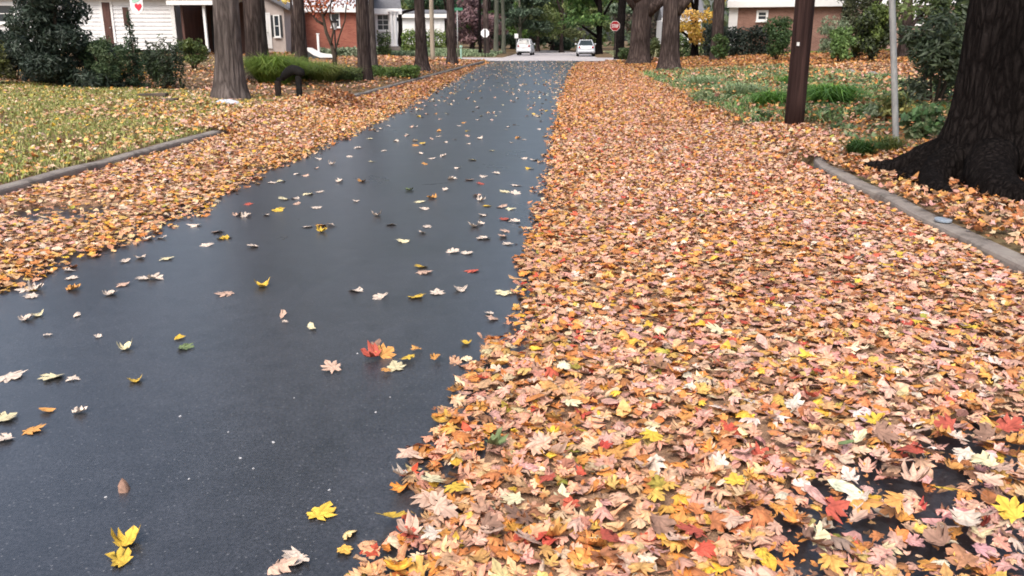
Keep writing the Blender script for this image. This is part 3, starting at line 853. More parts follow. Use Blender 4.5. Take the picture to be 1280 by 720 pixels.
for t_ in midl:
    a, b, c = t_.split()
    leaf(float(a), float(b), c, random.uniform(.060, .080), far_label(c), GROUP_A)
cnt = 0
while cnt < 62:
    y_ = random.uniform(11.5, 27); x_ = random.uniform(-4, 0.2)
    if x_ < xel(y_) + 0.15 or x_ > xer(y_) - 0.1: continue
    c = random.choice('pppppctttyo')
    o = bpy.data.objects.new('fallen_leaf', LEAFMESH[random.randrange(14)]); COL.objects.link(o)
    s_ = random.uniform(.075, .098)
    o.location = (x_, y_, float(crown_z(x_, y_)) + 0.006); o.scale = (s_,) * 3
    o.rotation_euler = (random.gauss(0, .13), random.gauss(0, .13), random.uniform(0, 6.28)); o.color = (*CC[c], 1)
    tag(o, far_label(c), 'leaf', GROUP_A); cnt += 1; NLEAF += 1
# the most striking leaves lying on top of the carpet
GROUP_B = 'bright leaves on top of the near leaf carpet'
top = [
 (917, 628, 'y', 'clear yellow maple leaf on the carpet near the bottom middle', 0), (640, 650, 'c', 'cream yellow star leaf low on the carpet near its asphalt edge', 1),
 (1255, 679, 'y', 'bright yellow leaf beside the asphalt gap at the lower right', 2), (1092, 556, 'y', 'yellow leaf above the asphalt gap on the carpet', 3),
 (1010, 523, 'r', 'orange red leaf high in the near carpet, left of the gap', 5), (1114, 498, 'y', 'yellow leaf at the far end of the asphalt gap', 6),
 (1150, 572, 't', 'wide pinkish tan leaf lying in the asphalt gap', 1), (1195, 603, 'p', 'whitish leaf stretched across the asphalt gap', 7),
 (1200, 690, 'p', 'grey white leaf at the lower right under the yellow one', 8), (490, 668, 'y', 'yellow leaf on the lowest stretch of the carpet edge', 9),
 (570, 632, 'y', 'gold leaf inside the lower carpet edge', 10), (1065, 683, 't', 'tall pale pink leaf at the bottom right of the carpet', 4),
 (715, 525, 'c', 'cream leaf amid the carpet behind the clear yellow one', 0), (1008, 470, 'y', 'yellow leaf far up the near carpet', 11),
 (893, 433, 'c', 'long pale yellow leaf across the middle of the carpet', 12), (1133, 598, 'r', 'dark red leaf left of the asphalt gap', 13),
 (512, 590, 't', 'beige leaf sticking out from the carpet over asphalt', 7), (540, 620, 'c', 'white cream leaf at the carpet edge below the beige one', 1),
 (505, 615, 'p', 'pale pink leaf at the carpet edge beside the cream one', 8), (1050, 588, 'g', 'small green leaf in the carpet left of the gap', 14),
 (620, 575, 'g', 'greenish leaf in the carpet near its asphalt edge', 5), (1122, 338, 'y', 'yellow leaf far out on the carpet toward the kerb', 3),
]
for px, py, c, lb, sh in top: leaf(px, py, c, random.uniform(.070, .085), lb, GROUP_B, sh, 0.22)
while NLEAF < 296:
    px, py = random.uniform(480, 1270), random.uniform(560, 715)
    p = gp(px, py)
    if p[0] < xer(p[1]) + 0.08: continue
    c = random.choice('ttttppoorrybbc')
    leaf(px, py, c, random.uniform(.062, .085), {'t': 'tan maple leaf lying on the nearest part of the carpet', 'p': 'whitish pink maple leaf lying on the nearest part of the carpet',
         'o': 'orange maple leaf lying on the nearest part of the carpet', 'r': 'red maple leaf lying on the nearest part of the carpet', 'y': 'yellow maple leaf among others on the nearest carpet',
         'b': 'dark brown maple leaf lying on the nearest carpet', 'c': 'pale cream maple leaf lying on the nearest part of the carpet'}[c], GROUP_B, None, 0.3)
# the rest of the far leaves on the asphalt
S = Scatter()
x, y = sample(2200, -4.6, 0.6, 15, 60, .8)
k = (x > xel(y)) & (x < xer(y)); x, y = x[k], y[k]
ed = np.minimum(x - xel(y), xer(y) - x)
k = rng.random(len(x)) < np.where(ed < 0.7, 1.0, 0.30 + .2 * sstep(25, 40, y)); x, y = x[k], y[k]
S.add(np.stack([x, y, crown_z(x, y) + 0.005], 1), np.full(len(x), .082), np.clip(pick_cols(len(x), dict(pale=4, tan=3, gold=1, beige=2)), 0, .8), T_LOW, 0.15)
tag(S.build('scattered_leaves', M['litter']), 'thin scatter of leaves far along the asphalt', 'leaf litter', kind='stuff')
# pale chips of stone on the asphalt
mb = MB(); mb.add([(-.5, -.4, 0), (.5, -.5, 0), (.6, .3, 0), (-.1, .55, 0), (-.6, .2, 0), (-.3, -.2, .5), (.35, -.25, .42), (.3, .2, .5), (-.2, .3, .46)],
                  [(4, 3, 2, 1, 0), (5, 6, 7, 8), (0, 1, 6, 5), (1, 2, 7, 6), (2, 3, 8, 7), (3, 4, 8), (4, 0, 5, 8)])
chip0 = None
for px, py in [(133, 627), (412, 618), (301, 578), (317, 591), (237, 604), (368, 502), (447, 446), (488, 501), (286, 545), (470, 520), (226, 525), (342, 558)]:
    p = gp(px, py)
    if chip0 is None: o = chip0 = mb.build('stone_chip', M['chip'])
    else: o = chip0.copy(); COL.objects.link(o)
    o.location = (p[0], p[1], float(crown_z(p[0], p[1])) + .001); s_ = random.uniform(.006, .011); o.scale = (s_, s_ * .8, s_ * .6); o.rotation_euler.z = random.uniform(0, 6)
    tag(o, 'tiny pale stone chip lying on the bare near asphalt', 'stone chip', 'stone chips on the asphalt')

# ------------------------------------------------------------------ trees
def foliage_mesh(name, clumps, n, size, cols, j=0.18, m=None, flat=0.0, ratio=0.55, p=None):
    """leaf-sized faces spread through the volume of many clumps (x, y, z, rx, ry, rz)"""
    C_ = np.array(clumps, float)
    w = C_[:, 3] * C_[:, 4] * C_[:, 5]; w = w / w.sum()
    ci = rng.choice(len(C_), n, p=w)
    d = rng.standard_normal((n, 3)); d /= np.linalg.norm(d, axis=1)[:, None]
    rr = rng.random(n) ** 0.42
    P = C_[ci, :3] + d * rr[:, None] * C_[ci, 3:6]
    nn = d * 0.5 + rng.standard_normal((n, 3)) * 0.6 + np.array([0, 0, 0.35 + flat]); nn /= np.linalg.norm(nn, axis=1)[:, None]
    r_ = rng.standard_normal((n, 3)); u = np.cross(nn, r_); u /= np.linalg.norm(u, axis=1)[:, None]; v = np.cross(nn, u)
    s = (size * rng.uniform(.6, 1.35, n))[:, None]
    a, b = u * s * 0.62, v * s * ratio * 0.62
    fold = nn * s * 0.12
    V = np.stack([P - a, P - a * .15 - b - fold, P + a * 0.3 - b * .85 - fold, P + a * 1.05, P + a * .3 + b * .85 - fold, P - a * .15 + b - fold], 1).reshape(-1, 3)
    base = (np.arange(n) * 6)[:, None]
    loops = (np.array([0, 1, 2, 3, 0, 3, 4, 5])[None] + base).ravel()
    cc = np.array(cols)[rng.integers(0, len(cols), len(C_))][ci]
    mixc = np.array(cols)[rng.choice(len(cols), n, p=p)]
    c = np.clip(1.45 * (0.45 * cc + 0.55 * mixc) * rng.normal(1, j, (n, 1)), .003, .9)
    return raw_mesh(name, V, loops, np.full(2 * n, 4), m or M['foliage'], np.repeat(c, 6, axis=0))


o = link('ivy', foliage_mesh('ivy', cl, 17000, .075, [(.06, .11, .04), (.09, .15, .055), (.05, .09, .035), (.15, .2, .1), (.2, .22, .12)], flat=.5))
tag(o, 'low dark ivy tangled through the strappy planting and round the poles', 'ground cover', kind='stuff')
CROWNS = []
GREEN = [(.07, .10, .025), (.10, .14, .03), (.16, .17, .04), (.30, .22, .05), (.05, .08, .02)]
for s_ in range(3):
    cl = [(random.gauss(0, 1.9), random.gauss(0, 1.9), random.uniform(6.5, 13.5), random.uniform(.8, 1.7), random.uniform(.8, 1.7), random.uniform(.5, 1.1)) for _ in range(26)]
    CROWNS.append(foliage_mesh('crown', cl, 500, 0.34, GREEN))


def trunk_mb(h, r0, r1, flare=0.5, lobes=5, seg=18, lean=(0, 0), wob=0.06, fl_h=0.35, roots=None, limbs=True, seed=0, limb_z=(6, 10), sharp=6, fbase=.35):
    r = random.Random(seed); mb = MB()
    zs = np.concatenate([np.linspace(-0.25, fl_h * 3, 9), np.linspace(fl_h * 3 + .3, h, 14)])
    a = np.linspace(0, 2 * PI, seg, endpoint=False); V = []
    ph = [r.uniform(0, 6.28) for _ in range(3)]
    ro = roots or [(k * 2 * PI / lobes + r.uniform(-.3, .3), r.uniform(.6, 1.3)) for k in range(lobes)]
    for z in zs:
        t = max(z, 0) / h
        rad = r0 + (r1 - r0) * t ** 0.8
        e = math.exp(-max(z, 0) / fl_h)
        lob = sum(am * np.maximum(0, np.cos(a - th)) ** sharp for th, am in ro)
        rr = rad * (1 + 0.05 * np.sin(3 * a + ph[0] + z * .6) + 0.035 * np.sin(7 * a + ph[1] - z * .4) + 0.025 * np.sin(11 * a + ph[2] + z)) + flare * r0 * e * (fbase + lob)
        cx = lean[0] * max(z, 0) + wob * math.sin(z * .5 + ph[0]) * min(1, max(z, 0) / 2); cy = lean[1] * max(z, 0) + wob * math.cos(z * .43 + ph[1]) * min(1, max(z, 0) / 2) - wob * math.cos(ph[1]) * min(1, max(z, 0) / 2)
        V.append(np.stack([cx + rr * np.cos(a), cy + rr * np.sin(a), np.full(seg, z)], 1))
    V = np.concatenate(V); f = []
    for i in range(len(zs) - 1):
        for k in range(seg): f.append((i * seg + k, i * seg + (k + 1) % seg, (i + 1) * seg + (k + 1) % seg, (i + 1) * seg + k))
    f.append(tuple((len(zs) - 1) * seg + k for k in range(seg)))
    mb.add(V, f)
    if limbs:
        for k in range(6):
            z0 = r.uniform(*limb_z) if limb_z[1] < h else r.uniform(h * .55, h * .95); th = r.uniform(0, 6.28); ln = r.uniform(2, 3.6)
            t = z0 / h; rb = (r0 + (r1 - r0) * t) * 0.45
            pts = [(lean[0] * z0 + math.cos(th) * q * ln, lean[1] * z0 + math.sin(th) * q * ln, z0 + q * ln * .7 + .25 * math.sin(q * 5 + k)) for q in np.linspace(0, 1, 7)]
            mb.tube(pts, np.linspace(rb, rb * .2, 7), 7)
    return mb


def tree(base, r0, label, m, name='shade_tree', h=13.5, taper=0.55, crown=0, cs=1.0, group='tall street trees', extra=None, cat='tree', **kw):
    root = empty(name, base, label, cat, group)
    mb = trunk_mb(h, r0, r0 * taper, seed=int(abs(base[0] * 31 + base[1] * 17)), **kw)
    if extra: extra(mb)
    mb.build('trunk', m, root, smooth=True)
    if crown is not None:
        c = link('crown', CROWNS[crown % 3], root); c.rotation_euler.z = random.uniform(0, 6.28); c.scale = (cs, cs, 1.0)
    return root


def px_w(w, D): return w / 1067.0 * D
def tree_px(px, base, wpx, label, m, **kw):
    p = gp(px, base); r = px_w(wpx, p[1]) / 2
    return tree((p[0], p[1], p[2]), r, label, m, **kw)


# left side
tree_px(288, 124, 33, 'thick grey trunk with split bark standing on the lawn beside the white bag', M['bark_grey'], flare=.55, crown=0, lean=(.035, 0), wob=.03)
tree_px(324, 99, 27, 'broad purplish brown trunk close behind the split grey one', M['bark_brown'], flare=.5, crown=1, lean=(.0, 0), wob=.03)
tree_px(378, 88, 15, 'slim brown trunk rising from the tufted grass beside the white ramp wall', M['bark_brown'], flare=.35, crown=2, wob=.02)
tree_px(457, 101, 17, 'straight grey brown trunk at the end of the low hedge', M['bark_brown'], flare=.18, crown=0, wob=.02)
tree_px(468, 84, 7.5, 'thin trunk half hidden behind the straight grey brown one', M['bark_grey'], flare=.3, crown=1, wob=.02)
tree_px(527, 89, 14, 'straight trunk with a flared foot at the far end of the hedge', M['bark_brown'], flare=.7, crown=2, wob=.02, lean=(-.006, 0))
tree_px(565, 80.5, 10.5, 'grey brown trunk beside the street name post', M['bark_brown'], flare=.5, crown=0, wob=.02)


def curvy(mb):
    for pts, r in [([(0, 0, 2.6), (-.5, 0, 2.75), (-1.3, .1, 3.2), (-1.5, .1, 4.0), (-1.1, 0, 5.0)], (.16, .14, .12, .1, .07)),
                   ([(0, 0, 3.0), (.6, 0, 3.3), (1.5, .1, 3.5), (2.4, .1, 4.2)], (.15, .13, .10, .06))]:
        mb.tube(pts, r, 7)
tree_px(500, 62, 6.0, 'dark crooked tree with bent limbs before the white house', M['bark_dark'], name='crooked_tree', h=8, flare=.4, crown=1, cs=.6, wob=.12, extra=curvy, group=None)
tree_px(608, 69.2, 7.5, 'slender trunk right behind the back of the octagonal sign', M['bark_brown'], flare=.5, crown=0, wob=.04)
tree_px(600.5, 69, 4, 'thin dark stem left of the octagonal sign back', M['bark_dark'], flare=.3, crown=None, h=9, wob=.05)
tree_px(620, 67, 6, 'mossy trunk left of the white hatchback', M['bark_moss'], flare=.4, crown=1, wob=.06)
tree_px(629, 66.5, 5, 'second mossy trunk, nearer the white hatchback', M['bark_moss'], flare=.4, crown=2, wob=.07)
# right side
def forkA(mb):
    mb.tube([(0, 0, 3.2), (-.5, 0, 4.2), (-1.1, 0, 5.4), (-1.5, 0, 7.5)], (.45, .4, .34, .25), 12)
    mb.tube([(0.2, 0, 2.5), (.9, -.1, 3.1), (1.9, -.2, 3.6), (3.2, -.3, 4.4), (5, -.3, 6)], (.34, .29, .24, .2, .14), 10)
    mb.tube([(-.2, .1, 2.9), (-.7, .3, 3.5), (-1.0, .4, 4.4), (-1.2, .5, 6.5)], (.34, .29, .25, .2), 10)
tree_px(799, 80, 25, 'massive forking trunk near the red stop sign', M['bark_brown'], flare=.35, crown=0, cs=1.2, extra=forkA, seg=22, lean=(.008, 0))
def forkB(mb):
    mb.tube([(.15, 0, 2.2), (.6, 0, 2.75), (1.1, 0, 3.2), (2.0, .1, 4.4), (2.6, .1, 6.5)], (.25, .21, .18, .15, .1), 10)
tree_px(835, 90, 22, 'tall ridged trunk with a side limb at the head of the strappy planting', M['bark_brown'], flare=.55, crown=1, extra=forkB, lean=(.004, 0), wob=.03)
pD = at(896, 60, 47); tree((pD[0], 47, float(hgt(pD[0], 47))), px_w(14.5, 47) / 2, 'dark straight trunk between the yellow tree and the brick house', M['bark_brown'], flare=.2, crown=2, wob=.02)
tree_px(775, 74, 11, 'dark trunk behind the stop sign', M['bark_dark'], flare=.3, crown=1, wob=.04)

# the big dark tree with buttress roots beside the kerb
bt = gp(1243, 218)
bt = np.array([bt[0] + .02, bt[1], bt[2] - 0.03])
root = empty('buttressed_tree', tuple(bt), 'huge black-barked tree with spreading roots beside the kerb', 'tree')
mb = trunk_mb(13, 0.44, 0.34, flare=.9, seg=44, fl_h=0.24, wob=.02, lean=(.012, 0), seed=5, sharp=12, fbase=.15,
              roots=[(PI * 1.02, 1.25), (PI * 1.32, 1.15), (PI * 1.62, 0.9), (PI * .2, .8), (PI * .6, .8), (PI * 1.85, .9)])
mb.build('trunk', M['bark_dark'], root, smooth=True)
def rt(pts, r):
    m_ = MB(); pts = np.array(pts, float); n_ = 14
    t0 = np.linspace(0, 1, len(pts)); t1 = np.linspace(0, 1, n_)
    P_ = np.stack([np.interp(t1, t0, pts[:, k]) for k in range(3)], 1)
    P_[:, 2] += .015 * np.sin(t1 * 9); P_[:, 1] += .02 * np.sin(t1 * 7)
    m_.tube(P_, np.interp(t1, np.linspace(0, 1, len(r)), r), 12, rough=.04)
    return m_.build('root', M['bark_dark'], root, smooth=True)
rt([(-.40, -.10, .20), (-.62, -.28, .08), (-.80, -.50, .04), (-.90, -.85, .0), (-.86, -1.2, -.06)], (.20, .17, .13, .10, .05))
rt([(-.25, -.40, .22), (-.42, -.75, .09), (-.52, -1.15, .05), (-.40, -1.6, .02), (-.2, -2.0, -.04)], (.22, .20, .17, .12, .05))
rt([(.05, -.45, .2), (.1, -.8, .06), (.3, -1.2, .0), (.6, -1.7, -.08)], (.18, .15, .11, .06))
rt([(-.42, .1, .22), (-.75, .10, .08), (-.95, .3, .02), (-1.0, .8, -.06)], (.17, .14, .10, .05))
c = link('crown', CROWNS[2], root)

# bare reddish sapling
sp = gp(420, 82)
root = empty('sapling', tuple(sp), 'bare young tree with twisting stems and red brown leaves before the brick house', 'tree')
mb = MB(); sD = sp[1]
def P2(px, py, D=sD, dy=0.0):
    q = at(px, py, D); return (q[0] - sp[0], dy, q[2] - sp[2])
def stem(pts, r): mb.tube([P2(a, b, dy=.12 * math.sin(a)) for a, b in pts], r, 8)
stem([(420, 84), (418.5, 70), (415, 58), (408, 40), (405, 28), (402, 12), (397, -8), (396, -30)], (.10, .09, .08, .07, .06, .05, .04, .02))
stem([(405, 31), (396, 26), (391, 20), (389, 8), (383, -4), (380, -20)], (.06, .05, .045, .04, .03, .015))
stem([(414, 55), (416, 38), (413, 22), (414, 5), (416, -20)], (.05, .04, .035, .03, .015))
stem([(404, 20), (410, 8), (420, -4), (428, -18)], (.04, .03, .025, .012))
stem([(418, 68), (424, 45), (432, 26), (433, 10), (437, -12)], (.04, .035, .03, .025, .01))
stem([(391, 18), (384, 14), (379, 4)], (.03, .025, .012))
mb.build('trunk', M['stem'], root, smooth=True)
cl = []
for a, b in [(392, 6), (400, -4), (410, 4), (385, 0), (420, -8), (404, 14), (430, 2), (414, -20), (395, -20), (436, -15)]:
    q = P2(a, b); cl.append((*q, .55, .5, .35))
link('crown', foliage_mesh('crown', cl, 900, .10, [(.34, .09, .05), (.46, .17, .07), (.26, .08, .05)]), root)

# -------------------- shrubs and background trees
def shrub(px, base, wpx, top, label, cols, n=1600, size=.07, name='shrub', form='round', group=None, D=None, ratio=.5, cat='shrub', depth=None, flat=0):
    p = gp(px, base) if D is None else at(px, base, D)
    if D is not None: p[2] = float(hgt(p[0], p[1]))
    D_ = p[1]; w = px_w(wpx, D_); h_ = at(px, top, D_)[2] - p[2]; dp = depth or w
    root = empty(name, tuple(p), label, cat, group)
    r = random.Random(int(px * 7 + base)); cl = []
    k_n = 26
    for k in range(k_n):
        t = (k + .5) / k_n
        if form == 'cone':
            z = t * h_; rad = w / 2 * (1 - t) ** .8 * (0.75 + .25 * r.random()) + .03 * w
            th = k * 2.4; q = rad * r.uniform(.35, .75); s_ = max(rad * .55, .05)
            cl.append((math.cos(th) * q, math.sin(th) * q, z, s_, s_, max(h_ / k_n * 1.8, s_ * .45)))
        elif form == 'spike':   # upright with separate fronds
            th = k * 2.4; q = w / 2 * math.sqrt(t); z = h_ * r.uniform(.1, .55)
            cl.append((math.cos(th) * q * .7, math.sin(th) * q * .7, z, w * .13, w * .13, h_ * .28))
        else:
            th = k * 2.4; u = r.random() ** .5; z = h_ * r.uniform(.18, .84); rr = math.sqrt(max(.05, 1 - ((z / h_ - .45) / .62) ** 2))
            cl.append((math.cos(th) * u * rr * w * .37, math.sin(th) * u * rr * dp * .37, z, w * r.uniform(.10, .2), dp * r.uniform(.10, .2), h_ * r.uniform(.10, .17)))
    link('foliage', foliage_mesh('foliage', cl, n, size, cols, ratio=ratio, flat=flat), root)
    mb = MB()
    for k in range(5):
        th = k * 1.257 + r.random(); q = w * .22
        mb.tube([(0.02 * math.cos(th), .02 * math.sin(th), -.05), (math.cos(th) * q * .5, math.sin(th) * q * .5, h_ * .3), (math.cos(th) * q, math.sin(th) * q, h_ * .62)], (max(.012, w * .018), max(.01, w * .014), .006), 6)
    if form == 'cone': mb.tube([(0, 0, -.05), (0, 0, h_ * .9)], (max(.03, w * .04), .01), 7)
    mb.build('stem', M['stem'], root, smooth=True)
    return root


DK = [(.016, .026, .018), (.03, .045, .03), (.022, .032, .024), (.05, .065, .05)]
MG = [(.035, .065, .028), (.06, .09, .04), (.045, .075, .035), (.09, .12, .06)]
LG = [(.09, .15, .03), (.13, .19, .04), (.07, .11, .03), (.18, .22, .06)]
GG = [(.13, .17, .10), (.18, .22, .14), (.10, .14, .08), (.26, .29, .20)]
shrub(-4, 106, 52, 42, 'olive shrub with a brown base at the left edge beside the dark evergreen', [(.06, .07, .025), (.10, .11, .03), (.05, .05, .03)], 1600, .07)
shrub(76, 107, 146, -190, 'big dark evergreen with dense drooping boughs at the lawn edge', DK, 19000, .09, name='evergreen_tree', form='cone', cat='tree', ratio=.35)
shrub(20, 100, 60, 30, 'dark evergreen bush in front of the blue-grey window', DK, 3500, .085, name='evergreen_shrub', ratio=.4)
shrub(137, 110, 66, 38, 'bluish green juniper right of the big dark evergreen', MG, 3800, .06, name='juniper', ratio=.35)
shrub(171, 110, 38, 14, 'narrow upright conifer below the heart banner', [(.022, .045, .022), (.04, .075, .035), (.03, .05, .03)], 2200, .06, name='conifer', form='cone', ratio=.3)
shrub(210, 110, 58, 22, 'dark shrub with spiky fronds in front of the white siding', [(.03, .05, .025), (.05, .075, .03), (.04, .05, .035)], 1900, .085, form='spike', ratio=.28)
shrub(243, 88, 46, 46, 'light green shrub tucked left of the split grey trunk', [(.07, .10, .03), (.11, .14, .04), (.05, .075, .028)], 1800, .08)
shrub(195, 100, 46, 60, 'low dark green bush behind the spiky shrub', MG, 1200, .07)
shrub(1050, 62, 40, 30, 'bright green shrub beyond the dark brown pole', [(.10, .17, .05), (.14, .21, .07), (.07, .12, .035)], 2400, .10, D=36)
shrub(1042, 58, 46, 16, 'grey-green rhododendron behind the bright green shrub', GG, 2200, .12, ratio=.3, D=40)
shrub(1090, 62, 62, -6, 'tall dark thicket with yellow-green leaves left of the leaning grey pole', [(.03, .04, .02), (.045, .06, .025), (.10, .14, .03), (.035, .045, .025)], 6000, .12, D=37)
shrub(1068, 60, 50, -14, 'dim olive bush between the grey-green rhododendron and the tall thicket', [(.06, .07, .04), (.09, .10, .05), (.05, .055, .035)], 3600, .12, D=43)
shrub(971, 68, 46, 16, 'round green bush on a short stem near the brick house window', [(.045, .085, .03), (.07, .12, .04), (.035, .06, .025)], 3600, .10, D=42)
shrub(899, 70, 24, 40, 'small green bush at the foot of the dark straight trunk', [(.05, .09, .03), (.08, .12, .04)], 1400, .10, D=45)
shrub(783, 78, 24, 58, 'small green bush beside the stop sign post', [(.05, .08, .03), (.09, .13, .05)], 800, .12)
shrub(815, 76, 26, 44, 'yellow-green bush between the two big trunks', [(.12, .14, .05), (.08, .10, .04)], 800, .13)
shrub(1165, 140, 110, 8, 'large rhododendron with glossy leaves left of the black-barked tree', [(.035, .05, .028), (.05, .07, .035), (.10, .12, .085), (.07, .09, .04)], 3600, .10, name='rhododendron', ratio=.32, flat=.5)
shrub(1180, 118, 70, -30, 'upright laurel behind the rhododendron', [(.06, .085, .03), (.09, .12, .04), (.04, .055, .03)], 2200, .11, name='laurel', ratio=.4)
# clipped hedges
def hedge(x0, x1, base, top, D, label, cols, n, size, th=1.2, name='hedge'):
    a, b = at(x0, base, D), at(x1, base, D); w = b[0] - a[0]
    z0 = float(hgt((a[0] + b[0]) / 2, D)); h_ = at((x0 + x1) / 2, top, D)[2] - z0
    root = empty(name, ((a[0] + b[0]) / 2, D, z0), label, 'hedge')
    cl = []
    k_n = max(6, int(w / .7))
    for k in range(k_n):
        for zz in (.25, .68): cl.append((-w / 2 + w * (k + .5) / k_n, random.gauss(0, .08), h_ * zz * random.uniform(.9, 1.1), w / k_n * .75, th / 2, h_ * .32))
    link('foliage', foliage_mesh('foliage', cl, n, size, cols), root)
    mb = MB()
    for k in range(k_n): mb.tube([(-w / 2 + w * (k + .5) / k_n, 0, -.05), (-w / 2 + w * (k + .5) / k_n + .05, 0, h_ * .6)], (.03, .015), 5)
    mb.build('stem', M['stem'], root)
hedge(880, 964, 57, 31, 53, 'dark clipped hedge under the brick house windows', [(.025, .035, .028), (.04, .055, .04), (.03, .04, .03)], 6500, .12)
hedge(838, 888, 55, 40, 62, 'green hedge behind the yellow tree', [(.04, .07, .03), (.06, .09, .035), (.12, .18, .05)], 2000, .14)
hedge(415, 452, 106, 84, 26.5, 'low green edging hedge left of the straight grey brown trunk', [(.08, .12, .04), (.11, .15, .05), (.06, .08, .03)], 2600, .06)
hedge(464, 523, 100, 82, 30, 'low green edging hedge between two straight trunks', [(.09, .15, .035), (.13, .19, .045), (.06, .09, .03)], 3200, .07)
hedge(400, 448, 66, 59, 50, 'grey-green planting along the red brick wall', GG, 1600, .12)
hedge(472, 488, 58, 38, 64, 'dark rounded hedge under the white house window', [(.04, .07, .02), (.09, .13, .03), (.03, .045, .02)], 1000, .13)
hedge(503, 522, 56, 36, 78, 'leafy green hedge by the crooked tree', LG, 1100, .16)
hedge(530, 557, 55, 36, 84, 'leafy green hedge behind the pale pole', LG, 1300, .16)

# ornamental grass tussocks
def tussock(px, base, wpx, top, label, cols, n=900, name='grass_tussock', lean=1.3, width=.012, group='grass tussocks and strappy clumps'):
    p = gp(px, base); w = px_w(wpx, p[1]); h_ = at(px, top, p[1])[2] - p[2]
    a = rng.uniform(0, 6.28, n); r = np.sqrt(rng.random(n)) * w * .32
    P = np.stack([np.cos(a) * r, np.sin(a) * r, np.full(n, -.02)], 1)
    o = blades(name, P, h_ * 1.05, lean * 1.5, width, vary(n, cols), M['blade'], '')
    o.location = tuple(p)
    return tag(o, label, 'grass tussock', group)
TG = [(.22, .33, .06), (.30, .40, .09), (.16, .25, .05)]
tussock(343, 104, 56, 66, 'bright green grass tussock behind the black arched stand', TG, 2600, width=.016)
tussock(371, 100, 44, 74, 'green grass tussock at the foot of the slim brown trunk', TG, 1500, width=.016)
tussock(404, 102, 42, 76, 'yellow-green grass tussock right of the slim brown trunk', [(.28, .34, .09), (.36, .38, .14), (.20, .27, .07)], 1500, width=.016)
SG = [(.13, .28, .05), (.19, .36, .07), (.10, .21, .04)]
tussock(1036, 137, 52, 102, 'vivid green strappy clump right of the dark brown pole', SG, 1100, width=.018, lean=1.4)
tussock(1018, 130, 30, 104, 'vivid green strappy clump close against the dark brown pole', SG, 500, width=.018, lean=1.2)
tussock(962, 140, 44, 112, 'green strappy clump left of the dark brown pole', SG, 800, width=.018, lean=1.2)
tussock(930, 126, 52, 100, 'pale strappy clump in the middle of the planting', [(.26, .36, .17), (.34, .42, .24)], 420, width=.02, lean=1.2)
tussock(988, 112, 40, 92, 'mid green strappy clump behind the pole', SG, 500, width=.018, lean=1.2)
tussock(880, 112, 50, 92, 'pale strappy clump at the street side of the planting', [(.26, .36, .17), (.34, .42, .24)], 380, width=.022, lean=1.2)
tussock(1074, 197, 34, 172, 'small dark green tuft by the kerb end', [(.04, .09, .02), (.06, .13, .03)], 500, width=.012, lean=1.0)
tussock(1108, 192, 34, 166, 'thin yellow-green tuft at the foot of the leaning grey pole', [(.16, .19, .05), (.1, .14, .04)], 350, width=.010, lean=1.0)
shrub(1152, 176, 58, 128, 'low leafy plant at the foot of the black-barked tree', [(.06, .12, .045), (.09, .16, .06), (.05, .09, .04), (.20, .22, .12)], 700, .085, name='leafy_plant', cat='plant', ratio=.5)
shrub(1100, 150, 44, 128, 'small grey-green plant left of the leaning grey pole', GG, 350, .07, name='leafy_plant', cat='plant')
shrub(1118, 152, 50, 112, 'straggly yellow-flecked plant under the rhododendron', [(.14, .16, .06), (.05, .08, .03), (.22, .2, .06)], 500, .07, name='leafy_plant', cat='plant')

# background trees
def bgtree(px, D, w, top_z, bot_z, cols, label, n=2600, size=.45, tr=.25, m='bark_brown', name='leafy_tree', group='trees beyond the crossing', cat='tree', dx=0):
    p = at(px, 60, D); z0 = float(hgt(p[0], D))
    root = empty(name, (p[0], D, z0), label, cat, group)
    r = random.Random(int(px * 3 + D)); cl = []
    for k in range(24):
        z = r.uniform(bot_z, top_z); t = (z - bot_z) / (top_z - bot_z); rad = w / 2 * (math.sin(PI * min(.95, t * .8 + .2))) * r.uniform(.3, .9); th = r.uniform(0, 6.28)
        cl.append((dx + math.cos(th) * rad, math.sin(th) * rad, z, w * r.uniform(.10, .18), w * r.uniform(.10, .18), w * r.uniform(.05, .10)))
    link('crown', foliage_mesh('crown', cl, n, size, cols), root)
    mb = trunk_mb(top_z * .8, tr, tr * .4, flare=.4, limbs=False, seed=int(px))
    for k in range(5):
        c_ = cl[k * 4]; mb.tube([(0, 0, max(.5, c_[2] * .5)), ((c_[0]) * .5, c_[1] * .5, c_[2] * .8), c_[:3]], (tr * .5, tr * .35, .04), 6)
    mb.build('trunk', M[m], root, smooth=True)
    return root


G1 = [(.05, .10, .025), (.08, .15, .035), (.035, .07, .02), (.13, .19, .05)]
G2 = [(.10, .14, .04), (.16, .19, .07), (.07, .10, .03), (.22, .24, .12)]
G3 = [(.03, .05, .03), (.05, .075, .045), (.07, .10, .06)]
bgtree(748, 82, 9, 9, 2.7, G1, 'deep green tree spreading over the silver sedan', n=6500, size=.28, tr=.32, m='bark_dark', dx=-2)
bgtree(702, 104, 11, 9, 2.2, G2, 'yellow-green tree over the bend of the far street', n=5500, size=.34)
bgtree(672, 112, 10, 11, 2.0, G1, 'bright green tree behind the white hatchback', n=5000, size=.36)
bgtree(650, 100, 7, 9, .8, G3, 'dull green tree at the left of the far bend', n=4200, size=.32, m='bark_moss')
bgtree(725, 118, 12, 12, 1.0, G2, 'pale green tree closing the view at the bend', n=5500, size=.38)
bgtree(690, 126, 13, 13, .5, G3, 'dark green tree behind the bend', n=5500, size=.4)
bgtree(770, 100, 8, 10, .6, [(.10, .14, .09), (.14, .18, .12), (.07, .1, .06)], 'grey-green tree between the sedan and the stop sign', n=4500, size=.32)
bgtree(640, 122, 12, 12, .5, G3, 'dark tree left behind the white hatchback', n=5000, size=.4)
